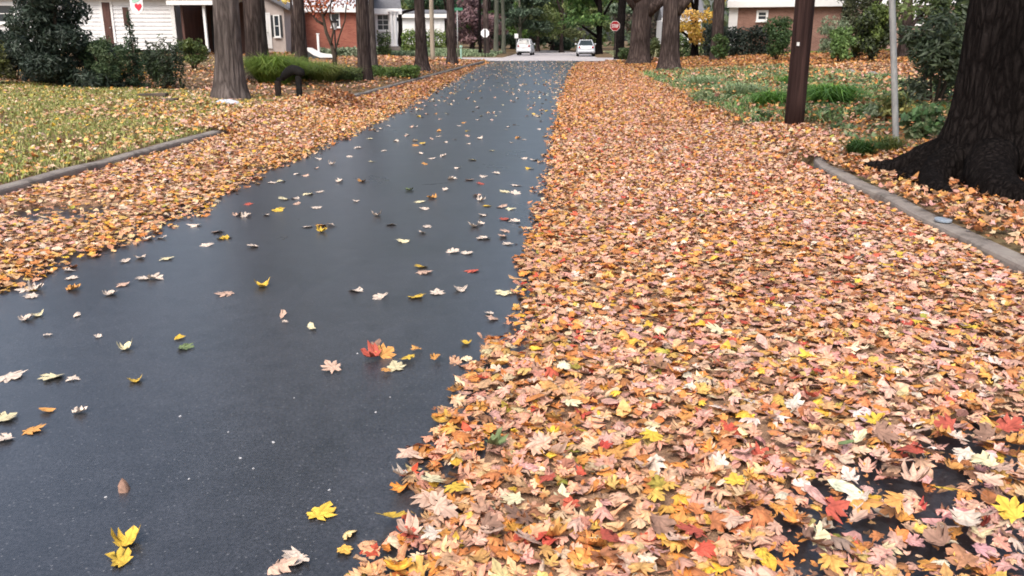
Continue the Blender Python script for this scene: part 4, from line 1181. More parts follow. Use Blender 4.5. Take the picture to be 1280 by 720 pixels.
bgtree(590, 98, 8, 5.5, .4, [(.13, .075, .08), (.18, .11, .11), (.09, .06, .065)], 'low purple-leaved tree near the octagonal sign back', n=4200, size=.28, name='purple_tree')
bgtree(612, 116, 10, 12, 1.0, G1, 'green tree above the purple-leaved one', n=4200, size=.4)
bgtree(560, 108, 12, 12, 3.2, [(.035, .08, .05), (.05, .11, .06), (.09, .14, .07)], 'blue-green tree above the white garage', n=5000, size=.36)
bgtree(525, 112, 10, 12, 3.5, G2, 'olive tree behind the white garage roof', n=3500, size=.4)
bgtree(820, 104, 12, 12, .6, [(.16, .12, .10), (.12, .11, .07), (.2, .16, .13)], 'thin brownish tree behind the massive trunk', n=4500, size=.34)
bgtree(868, 57, 5.4, 7.0, 1.25, [(.52, .36, .06), (.60, .44, .12), (.42, .28, .05), (.55, .32, .12)], 'bright yellow tree with dark forking trunk', n=4200, size=.17, tr=.24, m='bark_dark', name='yellow_tree', group=None)
bgtree(366, 49.5, 3.6, 8, 2.9, [(.50, .32, .05), (.58, .42, .08), (.40, .24, .06)], 'small golden tree in front of the cream house', n=700, size=.16, tr=.10, name='golden_tree', group=None)
bgtree(1082, 50, 8, 12, 2.2, G3, 'dark green tree above the tall thicket', n=5000, size=.24, group=None)
bgtree(1130, 40, 7, 11, 1.0, [(.07, .10, .04), (.11, .15, .05), (.16, .19, .08)], 'green tree behind the leaning grey pole', n=4200, size=.2, group=None)
bgtree(1215, 42, 8, 11, .5, G3, 'dark green tree behind the black-barked trunk', n=4000, size=.24, group=None)
bgtree(60, 30, 7, 10, 3.0, DK, 'dark tall tree over the big evergreen', n=3000, size=.2, group=None)
# the distant wood that closes every view
cl = []
for k in range(190):
    th = -1.45 + 2.9 * (k + random.random()) / 190; R_ = random.uniform(140, 175)
    x_, y_ = math.sin(th) * R_ * 1.15, math.cos(th) * R_ * .6 + 62
    s_ = random.uniform(4, 8)
    cl.append((x_, y_, random.uniform(1.0, 8), s_, s_, random.uniform(2.0, 3.5)))
o = link('woods', foliage_mesh('woods', cl, 26000, 1.0, [(.04, .06, .03), (.07, .09, .04), (.10, .11, .05), (.05, .07, .045)]))
tag(o, 'distant wooded belt closing the view behind houses and street', 'woods', kind='stuff')

# ------------------------------------------------------------------ houses
def house(name, label, pl, pr, D, eave_px, base_z, depth, wall, roofm, D2=None, roof='side', pitch=.5, over=.35, fascia='white', clap=False, trim=None):
    """facade from photo column pl to pr at depth D (D2 at its right end). Local x runs along the facade, y goes back."""
    D2 = D2 or D
    a, b = at(pl, 50, D), at(pr, 50, D2)
    w = math.hypot(b[0] - a[0], b[1] - a[1]); rz = math.atan2(b[1] - a[1], b[0] - a[0])
    root = empty(name, (a[0], a[1], base_z), label, 'house', None, rz)
    eave = at((pl + pr) / 2, eave_px, (D + D2) / 2)[2] - base_z
    def U(px): # local x of a photo column on the facade
        r = ray(px, 50); t = ((a[0]) * math.sin(rz) - a[1] * math.cos(rz)) / (r[0] * math.sin(rz) - r[1] * math.cos(rz))
        return (r[0] * t - a[0]) * math.cos(rz) + (r[1] * t - a[1]) * math.sin(rz)
    def Zp(px, py):
        u = U(px); Dq = a[1] + u * math.sin(rz); return at(px, py, Dq)[2] - base_z
    mb = MB()
    if clap:
        n = int(eave / .19)
        for k in range(n):
            z0, z1 = eave * k / n, eave * (k + 1) / n
            mb.add([(0, -.035, z0), (w, -.035, z0), (w, 0, z1), (0, 0, z1)], [(0, 1, 2, 3)])
            mb.add([(0, 0, z0), (w, 0, z0), (w, -.035, z0), (0, -.035, z0)], [(0, 1, 2, 3)])
            for x_, s_ in ((0, -1), (w, 1)):
                mb.add([(x_ + .02 * s_, 0, z0), (x_ + .02 * s_, depth, z0), (x_, depth, z1), (x_, 0, z1)], [(0, 1, 2, 3)])
        mb.add([(w, depth, 0), (0, depth, 0), (0, depth, eave), (w, depth, eave)], [(0, 1, 2, 3)])
    else:
        mb.add([(0, 0, -.4), (w, 0, -.4), (w, depth, -.4), (0, depth, -.4), (0, 0, eave), (w, 0, eave), (w, depth, eave), (0, depth, eave)],
               [(0, 1, 5, 4), (1, 2, 6, 5), (2, 3, 7, 6), (3, 0, 4, 7)])
    if roof == 'gable':
        rzh = eave + pitch * w / 2
        mb.add([(0, 0, eave), (w, 0, eave), (w / 2, 0, rzh), (0, depth, eave), (w, depth, eave), (w / 2, depth, rzh)], [(0, 1, 2), (5, 4, 3)])
    mb.build('wall', M[wall], root)
    mb = MB(); t = .16
    if roof == 'gable':
        rzh = eave + pitch * w / 2
        for s_ in (0, 1):
            x0 = -over if s_ == 0 else w + over; z0 = eave - pitch * over
            mb.add([(x0, -over, z0 + .02), (w / 2, -over, rzh + .02), (w / 2, depth + over, rzh + .02), (x0, depth + over, z0 + .02),
                    (x0, -over, z0 + t), (w / 2, -over, rzh + t), (w / 2, depth + over, rzh + t), (x0, depth + over, z0 + t)],
                   [(0, 1, 2, 3), (7, 6, 5, 4), (0, 4, 5, 1), (3, 2, 6, 7), (0, 3, 7, 4)])
    else:
        rzh = eave + pitch * depth / 2
        for s_ in (0, 1):
            y0 = -over if s_ == 0 else depth + over; z0 = eave - pitch * over + .12
            mb.add([(-over, y0, z0), (w + over, y0, z0), (w + over, depth / 2, rzh + .12), (-over, depth / 2, rzh + .12),
                    (-over, y0, z0 + t), (w + over, y0, z0 + t), (w + over, depth / 2, rzh + .12 + t), (-over, depth / 2, rzh + .12 + t)],
                   [(0, 1, 2, 3), (7, 6, 5, 4), (0, 4, 5, 1), (0, 3, 7, 4), (1, 5, 6, 2)])
        for x_ in (0, w): mb.add([(x_, 0, eave), (x_, depth, eave), (x_, depth / 2, rzh)], [(0, 1, 2)])
    rf = mb.build('roof', M[roofm], root)
    if roof != 'gable':
        mb = MB(); mb.box(-over - .02, w + over + .02, -over - .05, -over - .005, eave - .28, eave + .12)
        mb.box(-over, w + over, -over - .004, -.03, eave - .26, eave - .22)
        mb.build('fascia', M[fascia], root)
    if trim:
        mb = MB()
        for x_ in trim: mb.box(x_ - .07, x_ + .07, -.05, .05, 0, eave - .02)
        mb.build('corner_board', M['white'], root)
    return root, U, Zp, eave, w


def window(root, u0, u1, z0, z1, frame='white', bars=(1, 1), y=-.03, f=.07, glass='glass'):
    mb = MB(); d0, d1 = y - .05, y + .02
    mb.box(u0 - f, u0, d0, d1, z0 - f, z1 + f); mb.box(u1, u1 + f, d0, d1, z0 - f, z1 + f)
    mb.box(u0, u1, d0, d1, z1, z1 + f); mb.box(u0, u1, d0, d1, z0 - f, z0)
    for k in range(1, bars[0] + 1):
        u = u0 + (u1 - u0) * k / (bars[0] + 1); mb.box(u - .015, u + .015, d0 + .012, d1 - .03, z0, z1)
    for k in range(1, bars[1] + 1):
        z = z0 + (z1 - z0) * k / (bars[1] + 1); mb.box(u0, u1, d0 + .015, d1 - .032, z - .02, z + .02)
    fr = mb.build('window', M[frame], root)
    mb = MB(); mb.box(u0, u1, y - .008, y + .01, z0, z1); mb.build('pane', M[glass], fr)
    mb = MB(); mb.box(u0 - f - .04, u1 + f + .04, d0 - .05, d0 - .002, z0 - f - .05, z0 - f); mb.build('sill', M[frame], fr)
    return fr


def door(root, u0, u1, z1, m, frame='white', y=-.03):
    mb = MB(); mb.box(u0, u1, y - .03, y, 0.02, z1)
    for (a, b, c, d) in ((.15, .45, .12, .42), (.55, .85, .12, .42), (.15, .45, .5, .92), (.55, .85, .5, .92)):
        mb.box(u0 + (u1 - u0) * a, u0 + (u1 - u0) * b, y - .042, y - .031, z1 * c, z1 * d)
    o = mb.build('door', M[m], root)
    mb = MB(); mb.tube([(u1 - .1, y - .06, z1 * .47), (u1 - .1, y - .10, z1 * .47)], (.03, .035), 8); mb.build('handle', M['galv'], o)
    mb = MB(); mb.box(u0 - .1, u0 - .003, y - .045, y, 0, z1 + .1); mb.box(u1 + .003, u1 + .1, y - .045, y, 0, z1 + .1); mb.box(u0 - .003, u1 + .003, y - .045, y, z1 + .003, z1 + .1)
    mb.build('door_frame', M[frame], o)
    return o


# white clapboard house
A, U, Zp, eave, w = house('clapboard_house', 'white clapboard house with a brown entry behind the evergreens', -60, 221, 42, -9, .93, 8, 'siding', 'roof_grey', D2=44, clap=True, trim=None)
mb = MB(); mb.box(U(221) - .16, U(221) + .03, -.06, -.022, 0, eave - .02); mb.box(-.03, .16, -.06, -.022, 0, eave - .02); mb.build('corner_board', M['white'], A)
window(A, U(-2), U(22), Zp(10, 27), Zp(10, 7), bars=(0, 1), f=.11)
d = door(A, U(133), U(143), Zp(138, 3), 'door_brown')
mb = MB(); mb.box(U(120), U(150) + .2, -1.3, -.03, -.05, .14); mb.build('step', M['kerb'], A)
mb = MB()
for k in range(2): mb.box(U(158), U(165), -.07 - .005 * k, -.03, Zp(160, 32), Zp(160, 9))
mb.build('shutter', M['door_brown'], A)
# carport on the right
ca = at(226, 50, 43.5); cz = .93
C_ = empty('carport', (ca[0], ca[1], cz), 'open tan-roofed carport with a white post left of the thick grey trunk', 'carport')
cw = px_w(40, 43.5)
mb = MB(); mb.box(-.05, cw + 1.2, 3.2, 3.35, -.2, 2.4); mb.box(-.05, .07, .4, 3.2, -.2, 2.35); mb.build('back_wall', M['door_brown'], C_)
mb = MB(); mb.add([(-.3, -.5, 2.15), (cw + 1.6, -.5, 2.15), (cw + 1.6, 3.6, 3.3), (-.3, 3.6, 3.3), (-.3, -.5, 2.3), (cw + 1.6, -.5, 2.3), (cw + 1.6, 3.6, 3.45), (-.3, 3.6, 3.45)],
                  [(0, 3, 2, 1), (4, 5, 6, 7), (0, 1, 5, 4), (1, 2, 6, 5), (2, 3, 7, 6), (3, 0, 4, 7)]); mb.build('roof', M['roof_tan'], C_)
mb = MB(); mb.box(cw - .26, cw - .14, -.3, -.18, -.1, 2.16); mb.box(cw - .3, cw - .1, -.34, -.14, -.1, .05); mb.build('post', M['white'], C_)
mb = MB(); mb.box(-.3, cw + 1.6, -.56, -.503, 2.12, 2.32); mb.build('fascia', M['white'], C_)
mb = MB(); mb.box(.35, .95, 3.15, 3.198, 0, 2.0); mb.build('door', M['shutter'], C_)

# hanging banner with a heart
bD = 41.0
bp = at(172, 17.5, bD)
B_ = empty('banner', tuple(bp), 'white rounded banner with a red heart hanging before the clapboard house', 'banner')
s1 = px_w(.9, bD)
out = [(-9, 34)] + [(-9 * math.cos(t) , 12 - 12.5 * math.sin(t)) for t in np.linspace(0, PI, 17)] + [(9, 34)]
mb = MB(); mb.prism([(x * s1, z * s1) for x, z in out], 0, .03); mb.build('banner_cloth', M['banner'], B_)
ht = [(16 * math.sin(t) ** 3, 13 * math.cos(t) - 5 * math.cos(2 * t) - 2 * math.cos(3 * t) - math.cos(4 * t)) for t in np.linspace(0, 2 * PI, 40, endpoint=False)]
mb = MB(); mb.prism([((x * .31 + 2.2) * s1, (z * .36 + 9.2) * s1) for x, z in ht], -.012, -.003); mb.build('heart', M['heart'], B_)
mb = MB(); mb.prism([(x * s1, z * s1) for x, z in [(-6, 15), (-2, 14.2), (3, 16), (5.5, 18), (5.5, 30), (-6, 30)]], -.010, -.003); mb.build('green_patch', M['banner_green'], B_)
mb = MB(); mb.tube([(-.5, .02, 34 * s1 + .02), (.5, .02, 34 * s1 + .02)], .015, 8); mb.tube([(0, .02, 34 * s1 + .02), (0, 1.6, 34 * s1 + .25)], .015, 8); mb.build('bracket', M['black'], B_)

# cream house with gable
A, U, Zp, eave, w = house('cream_house', 'cream painted gabled house with white door and dark shutters', 292, 357, 52, 9, .90, 9, 'cream', 'roof_grey', D2=52.5, roof='gable', pitch=.55)
door(A, U(330.5), U(338), Zp(334, 18), 'white')
window(A, U(345), U(350), Zp(347, 45), Zp(347, 20), bars=(0, 1))
mb = MB()
for a_, b_ in ((340.6, 343.8), (351.2, 354.2)):
    mb.box(U(a_), U(b_), -.05, -.005, Zp(347, 46), Zp(347, 19))
    for k in range(9):
        z_ = Zp(347, 45) + (Zp(347, 20) - Zp(347, 45)) * k / 9; mb.box(U(a_) + .02, U(b_) - .02, -.06, -.051, z_, z_ + .08)
mb.build('shutter', M['shutter'], A)
mb = MB(); mb.tube([(U(332.5), -.12, Zp(332, 13)), (U(332.5), -.12, Zp(332, 9))], (.06, .09), 8); mb.box(U(332.5) - .02, U(332.5) + .02, -.12, -.003, Zp(332, 10), Zp(332, 9)); mb.build('porch_lamp', M['black'], A)
# red brick house
A, U, Zp, eave, w = house('brick_house', 'red brick house with white eaves behind the bare young tree', 352, 462, 60, 10, .95, 8, 'brick_red', 'roof_pale', D2=61, fascia='white')
window(A, U(364), U(369.5), Zp(366, 41), Zp(366, 24), bars=(0, 1))
window(A, U(416), U(425), Zp(420, 33), Zp(420, 17), bars=(0, 1))
mb = MB(); mb.box(U(440), U(446), 2.5, 3.3, eave + .5, eave + 2.4); mb.build('chimney', M['brick_red'], A)
# white house with columns
A, U, Zp, eave, w = house('white_house', 'white house with tall paned window and twin porch columns', 461, 497, 66, 13, .95, 8, 'siding', 'roof_grey', D2=66.5, clap=True)
window(A, U(473), U(486), Zp(480, 37), Zp(480, 19), bars=(1, 2), f=.1)
for px in (489.5, 494):
    mb = MB(); u = U(px); mb.tube([(u, -.5, 0), (u, -.5, .12), (u, -.5, .13), (u, -.5, eave - .25), (u, -.5, eave - .24), (u, -.5, eave - .1)], (.2, .2, .14, .12, .19, .19), 12); mb.build('column', M['white'], A)
mb = MB(); mb.box(U(486), U(498), -.75, -.03, eave - .1, eave + .04); mb.build('porch_beam', M['white'], A)
mb = MB(); mb.box(U(484), U(499), -.8, -.03, -.3, -.002); mb.build('porch_floor', M['kerb'], A)
# white garage
A, U, Zp, eave, w = house('white_garage', 'low white garage seen between trunks behind the green hedges', 497, 556, 92, 19, .9, 8, 'siding', 'roof_grey', D2=93, clap=True, pitch=.10)
for a_, b_ in ((503, 518), (536, 551)):
    mb = MB(); u0, u1 = U(a_), U(b_); mb.box(u0, u1, -.06, -.025, 0, 2.1)
    for k in range(4): mb.box(u0 + .06, u1 - .06, -.075, -.061, .08 + k * .52, .5 + k * .52)
    mb.build('garage_door', M['white'], A)
# brick house on the right
A, U, Zp, eave, w = house('brown_brick_house', 'long brown brick house with white eaves on the right', 914, 1064, 60, 3, 1.0, 9, 'brick_brown', 'roof_pale', D2=58, fascia='white')
window(A, U(946), U(955), Zp(950, 24), Zp(950, 15.5), bars=(0, 1), f=.14)
window(A, U(1000), U(1010), Zp(1005, 30), Zp(1005, 15.5), bars=(1, 1), f=.14)
window(A, U(1050), U(1056), Zp(1053, 12), Zp(1053, 4), bars=(0, 1), frame='shutter')
mb = MB(); mb.box(-.25, .32, -.08, .1, -.1, eave - .02); mb.build('corner_board', M['white'], A)
# distant white house behind the yellow tree
A, U, Zp, eave, w = house('distant_house', 'white house glimpsed behind the yellow tree crown', 830, 876, 92, 24, 1.0, 8, 'siding', 'roof_grey', clap=True)
window(A, U(846), U(852), Zp(849, 42), Zp(849, 32)); window(A, U(860), U(866), Zp(863, 42), Zp(863, 32))
A, U, Zp, eave, w = house('side_house', 'tan brick house behind the thicket on the far right', 1066, 1200, 70, 2, 1.0, 9, 'brick_tan', 'roof_grey', D2=70)
window(A, U(1086), U(1096), Zp(1090, 30), Zp(1090, 10)); window(A, U(1140), U(1150), Zp(1145, 30), Zp(1145, 10))

# ------------------------------------------------------------------ street furniture
def pole(name, px, base, top_z, r0, r1, m, label, cat, tilt=(0, 0), extra=None):
    p = gp(px, base)
    root = empty(name, tuple(p), label, cat)
    mb = MB(); zs = np.linspace(-.2, top_z, 16)
    mb.tube([(tilt[0] * z, tilt[1] * z, z) for z in zs], np.linspace(r0, r1, 16), 16)
    return root, mb, p


r, mb, p = pole('utility_pole', 992, 159, 9.5, .142, .115, 'pole_wood', 'dark brown wooden utility pole standing in leaves by the kerb end', 'utility pole')
mb.build('shaft', M['pole_wood'], r, smooth=True)
q = at(998, 55, p[1] - .15); m2 = MB(); m2.box(-.018, .018, -.012, 0, -.025, .025); o = m2.build('pole_tag', M['plate'], r); o.location = (q[0] - p[0], -.128, q[2] - p[2])
m2 = MB(); m2.box(-1.1, 1.1, -.2, -.09, 8.4, 8.52); m2.build('crossarm', M['pole_wood'], r)
for x_ in (-.95, -.4, .4, .95): m2 = MB(); m2.tube([(x_, -.145, 8.52), (x_, -.145, 8.6), (x_, -.145, 8.66)], (.03, .05, .03), 8); m2.build('insulator', M['galv'], r)
r, mb, p = pole('sign_pole', 1120, 180, 3.2, .037, .036, 'galv', 'leaning grey metal pole before the rhododendron', 'pole', tilt=(-.142, .02))
mb.build('shaft', M['galv'], r, smooth=True)
m2 = MB(); m2.box(-.142 * 2.9 - .22, -.142 * 2.9 + .22, -.005 + .02 * 2.9 - .04, .02 * 2.9 - .037, 2.62, 3.18); m2.build('sign_plate', M['sign_back'], r)
r, mb, p = pole('pale_pole', 541, 76, 8, .135, .11, 'pole_pale', 'pale tan wooden pole between two far trunks', 'utility pole')
mb.build('shaft', M['pole_pale'], r, smooth=True)


def octa(r_): return [(r_ * math.cos(PI / 8 + k * PI / 4), r_ * math.sin(PI / 8 + k * PI / 4)) for k in range(8)]


LET = {  # strokes on a 0..1 x 0..1.5 cell
 'S': [[(.9, 1.25), (.7, 1.45), (.3, 1.45), (.1, 1.25), (.1, 1.0), (.3, .82), (.7, .70), (.9, .5), (.9, .25), (.7, .05), (.3, .05), (.1, .25)]],
 'T': [[(0, 1.45), (1, 1.45)], [(.5, 1.45), (.5, 0)]], 'O': [[(.3, .05), (.1, .3), (.1, 1.2), (.3, 1.45), (.7, 1.45), (.9, 1.2), (.9, .3), (.7, .05), (.3, .05)]],
 'P': [[(.12, 0), (.12, 1.45), (.7, 1.45), (.9, 1.25), (.9, .9), (.7, .7), (.12, .7)]]}


def lettering(text, w, h_, y):
    mb = MB(); n = len(text); cw_ = w / n
    for i, ch in enumerate(text):
        for st in LET[ch]:
            pts = [(-w / 2 + cw_ * (i + .14 + .72 * a), -h_ / 2 + h_ * b / 1.5) for a, b in st]
            for (x0, z0), (x1, z1) in zip(pts[:-1], pts[1:]):
                dx, dz = x1 - x0, z1 - z0; l_ = math.hypot(dx, dz) + 1e-9; nx_, nz_ = -dz / l_ * .018, dx / l_ * .018; ex, ez = dx / l_ * .012, dz / l_ * .012
                mb.prism([(x0 - ex + nx_, z0 - ez + nz_), (x1 + ex + nx_, z1 + ez + nz_), (x1 + ex - nx_, z1 + ez - nz_), (x0 - ex - nx_, z0 - ez - nz_)], y - .004 - .0006 * (i % 2), y)
    return mb


# stop sign facing us
D = 60.0
p = at(767.5, 73.5, D); zg = float(hgt(p[0], D))
R_ = empty('stop_sign', (p[0], D, zg), 'red octagonal STOP sign on a dark post before the massive trunk', 'road sign')
zc = at(768, 32.5, D)[2] - zg
mb = MB(); mb.box(-.03, .03, .0, .05, -.2, zc + .36); mb.build('post', M['black'], R_)
mb = MB(); mb.prism(octa(.34), -.012, -.002); o = mb.build('sign_face', M['sign_white'], R_); o.location.z = zc
mb = MB(); mb.prism(octa(.318), -.017, -.013); o2 = mb.build('red_field', M['sign_red'], o)
mb = lettering('STOP', .48, .21, -.0175); o2 = mb.build('lettering', M['sign_white'], o)
# back of the sign for the other direction
D = 74.5
p = at(606.5, 68.5, D); zg = float(hgt(p[0], D))
R_ = empty('traffic_sign', (p[0], D, zg), 'pale back of an octagonal sign with its dark post in front of far trunks', 'road sign')
zc = at(606, 41.5, D)[2] - zg
mb = MB(); mb.box(-.05, .05, -.06, -.004, -.2, zc + .30); mb.build('post', M['black'], R_)
mb = MB(); mb.prism(octa(.37), 0, .012); o = mb.build('sign_plate', M['sign_white'], R_); o.location.z = zc
# street name post
D = 56.0
p = at(572.5, 79, D); zg = float(hgt(p[0], D))
R_ = empty('street_name_post', (p[0], D, zg), 'thin grey post beside a trunk at the far left corner', 'sign post')
mb = MB(); mb.tube([(0, 0, -.1), (0, 0, 3.0)], .035, 10); mb.build('post', M['galv'], R_, smooth=True)
mb = MB(); mb.box(-.35, .35, -.008, .008, 3.0, 3.16); mb.build('street_plate', M['sign_green'], R_)
# small green utility box and hydrant-like post at the corner
D = 57.5
p = at(576.5, 79, D); zg = float(hgt(p[0], D))
R_ = empty('marker_post', (p[0], D, zg), 'short pale green marker post next to the thin grey post', 'marker post')
mb = MB(); mb.tube([(0, 0, -.1), (0, 0, .8), (0, 0, .81), (0, 0, .95)], (.06, .055, .11, .10), 10); mb.build('post', M['banner_green'], R_)
# small white square sign near the hatchback
D = 96.0
p = at(645.5, 68, D)
R_ = empty('square_sign', (p[0], D, float(hgt(p[0], D))), 'small pale square sign above the white hatchback', 'road sign')
zc = at(645.5, 45, D)[2] - float(hgt(p[0], D))
mb = MB(); mb.box(-.025, .025, .003, .04, -.1, zc + .25); mb.build('post', M['galv'], R_)
mb = MB(); mb.box(-.2, .2, -.01, 0, zc - .24, zc + .24); mb.build('sign_plate', M['sign_white'], R_, bevel=.02)

# lamp post behind the sapling
D = 47.0
p = at(420.5, 78, D); zg = float(hgt(p[0], D))
R_ = empty('lamp_post', (p[0], D, zg), 'black garden lamp post with pale lantern and short cross bar', 'lamp post')
z1 = at(420, 37, D)[2] - zg
mb = MB(); mb.tube([(0, 0, -.1), (0, 0, .3), (0, 0, .31), (0, 0, z1)], (.07, .07, .045, .04), 10); mb.tube([(0, 0, z1 - .75), (.22, 0, z1 - .75)], .025, 8); mb.build('post', M['black'], R_, smooth=True)
mb = MB(); mb.tube([(0, 0, z1), (0, 0, z1 + .05), (0, 0, z1 + .36)], (.10, .11, .17), 6); l_ = mb.build('lantern', M['lamp_glass'], R_)
mb = MB()
for k in range(6):
    th = k * PI / 3; mb.tube([(.112 * math.cos(th), .112 * math.sin(th), z1 + .04), (.176 * math.cos(th), .176 * math.sin(th), z1 + .37)], .012, 5)
mb.tube([(0, 0, z1 + .36), (0, 0, z1 + .39), (0, 0, z1 + .55), (0, 0, z1 + .62)], (.2, .2, .07, .02), 8); mb.build('lantern_cap', M['black'], l_)

# low white ramped wall and white post before the brick house
D = 44.0
a_ = at(384, 68, D); zg = float(hgt(a_[0], D))
R_ = empty('ramp_wall', (a_[0], D, zg - .05), 'low white wall sloping down beside the slim brown trunk', 'wall')
def lz(px, py): q = at(px, py, D); return (q[0] - a_[0], q[2] - zg + .05)
prof = [lz(384, 59.5), lz(389, 60.0), lz(400, 66), lz(405, 67), lz(418, 68.5), lz(418, 72), lz(400, 72), lz(392, 69), lz(384, 63.5)]
mb = MB(); mb.prism(prof, 0, .2); mb.build('coping', M['white'], R_)
mb = MB(); mb.prism([lz(384, 63.6), lz(392, 69.1), lz(400, 72.1), lz(418, 72.1), lz(418, 78), lz(384, 78)], .03, .17); mb.build('wall', M['shutter'], R_)
D = 45.0
a_ = at(399, 72, D); zg = float(hgt(a_[0], D))
mb = MB(); zt = at(399, 43, D)[2] - zg; mb.box(-.055, .055, -.055, .055, -.1, zt); mb.box(-.075, .075, -.075, .075, zt, zt + .05)
tag(mb.build('white_post', M['white'], loc=(a_[0], D, zg), bevel=.01), 'upright white post behind the low sloping white wall', 'post')

# black arched stand on the left verge
p = gp(361, 123)
R_ = empty('arched_stand', tuple(p), 'low black arched stand on two dark posts behind the leaf pile', 'garden stand')
D = p[1]
def Q(px, py): q = at(px, py, D); return (q[0] - p[0], 0, q[2] - p[2])
mb = MB(); pts = [Q(352, 99), Q(356, 94), Q(361, 89.5), Q(366, 87.2), Q(371, 88), Q(376, 91), Q(378, 95)]
mb.tube(pts, (.055, .085, .105, .11, .105, .10, .07), 14); mb.build('arch', M['black'], R_, smooth=True)
mb = MB(); q0, q1 = Q(348.5, 124), Q(349.5, 101); w_ = px_w(6.5, D) / 2; mb.box(q0[0] - w_, q0[0] + w_, -.06, .06, q0[2] - .1, q1[2]); mb.build('post', M['dark_post'], R_, bevel=.015)
mb = MB(); q0, q1 = Q(374.5, 120), Q(374.5, 95); mb.box(q0[0] - w_, q0[0] + w_, -.06, .06, q0[2] - .15, q1[2]); mb.build('post', M['black'], R_, bevel=.015)
mb = MB(); q0, q1 = Q(349.5, 101.3), Q(354, 97); mb.box(q0[0] - w_, q1[0], -.05, .05, q0[2] + .004, q1[2]); mb.build('bracket', M['black'], R_, bevel=.01)

# raked pile of brown leaves
p = gp(414, 138)
x = rng.normal(0, .62, 1500); y = rng.normal(0, .42, 1500)
z = .36 * np.exp(-(x / .7) ** 2 - (y / .45) ** 2) * (1 + .35 * noise2(x, y, .18, 4)) + rng.uniform(0, .03, 1500)
S = Scatter(); S.add(np.stack([x, y, z], 1), .066 * rng.normal(1, .2, 1500).clip(.6, 1.4), pick_cols(1500, dict(brown=40, rust=20, tan=10, ochre=8)), T_LOW, .6)
o = S.build('leaf_pile', M['litter']); o.location = (p[0], p[1], p[2] + .02)
tag(o, 'raked heap of brown leaves in front of the black arched stand', 'leaf pile')
# old boards on the lawn
for (px, py, wpx, t_, lb) in ((191, 122, 36, .06, 'dark weathered board lying on the lawn before the shrubs'), (206, 127, 32, .035, 'thin flat board beside the thicker weathered board')):
    p = gp(px, py); w_ = px_w(wpx, p[1]) / 2
    mb = MB(); mb.box(-w_, w_, -.11, .11, 0, t_); o = mb.build('old_board', M['slab'], loc=(p[0], p[1], p[2] + .02), bevel=.008); o.rotation_euler = (.03, -.03, .12 if t_ > .05 else -.1)
    tag(o, lb, 'board', 'old boards on the lawn')
# crumpled bag at the trunk's foot
p = gp(285, 131)
import bmesh
bm = bmesh.new(); bmesh.ops.create_icosphere(bm, subdivisions=4, radius=1)
for v in bm.verts:
    c = v.co; k = 1 + .25 * float(noise2(c.x * 2 + c.z, c.y * 2 - c.z, .6, 3)) + .10 * float(noise2(c.x + c.z * 2, c.y, .2, 8))
    v.co = Vector((c.x * .22 * k, c.y * .11 * k, max(-.02, c.z * .07 * k + .02)))
me = bpy.data.meshes.new('plastic_bag'); bm.to_mesh(me); bm.free(); me.materials.append(M['bag'])
o = link('plastic_bag', me, loc=(p[0] - .02, p[1], p[2] + .01)); tag(o, 'crumpled bluish white plastic bag at the foot of the thick grey trunk', 'bag')
# blue lid on the kerb
p = gp(1187, 275, .0)
q = at(1187, 276, 1.0); r_ = ray(1187, 276); Dk = (.137 - CAMH) / r_[2]
mb = MB(); a = np.linspace(0, 2 * PI, 24, endpoint=False)
mb.tube([(0, 0, 0), (0, 0, .012), (0, 0, .016), (0, 0, .0161)], (.062, .062, .056, .05), 24)
o = mb.build('blue_lid', M['blue'], loc=(KR + .075, Dk, .136)); o.scale = (.9, 1.25, 1); tag(o, 'flat pale blue lid lying on the kerb beside the roots', 'lid')

# edging stones
rocks = [(905, 141, 26), (928, 148, 24), (943, 152, 20), (880, 128, 22), (958, 143, 20), (1020, 147, 18), (1044, 146, 26), (1066, 145, 20), (1088, 140, 20), (858, 117, 20), (842, 108, 18), (1030, 94, 26), (1062, 93, 24), (1090, 94, 22)]
rl = ['stone nearest the street in the strappy planting edge', 'pale stone at the corner of the strappy planting', 'stone just left of the dark pole foot', 'stone halfway along the kerb side of the planting', 'stone tucked under the green clump left of the pole',
      'stone just right of the dark pole foot', 'long stone in the low row right of the pole', 'stone third in the low row right of the pole', 'stone at the row end nearest the leaning pole', 'stone farther along the kerb side, near the ridged trunk', 'farthest kerb side stone at the ridged trunk',
      'stone in the back row on the leafy bank', 'middle stone of the back row on the leafy bank', 'right stone of the back row on the leafy bank']
for k, (px, py, wpx) in enumerate(rocks):
    p = gp(px, py); s_ = px_w(wpx, p[1]) / 2 * random.uniform(.55, .8)
    bm = bmesh.new(); bmesh.ops.create_icosphere(bm, subdivisions=3, radius=1)
    for v in bm.verts:
        c = v.co; q = 1 + .22 * float(noise2(c.x + k * 3, c.y - c.z + k, .9, k)) + .08 * float(noise2(c.x - c.z, c.y + k, .3, k + 4))
        v.co = Vector((c.x * s_ * q, c.y * s_ * .7 * q, c.z * s_ * .5 * q))
    me = bpy.data.meshes.new('edging_stone'); bm.to_mesh(me); bm.free(); me.materials.append(M['rock'])
    o = link('edging_stone', me, loc=(p[0], p[1], p[2] + s_ * .15)); o.rotation_euler.z = random.uniform(-.5, .5)
    tag(o, rl[k], 'stone', 'edging stones round the planting')


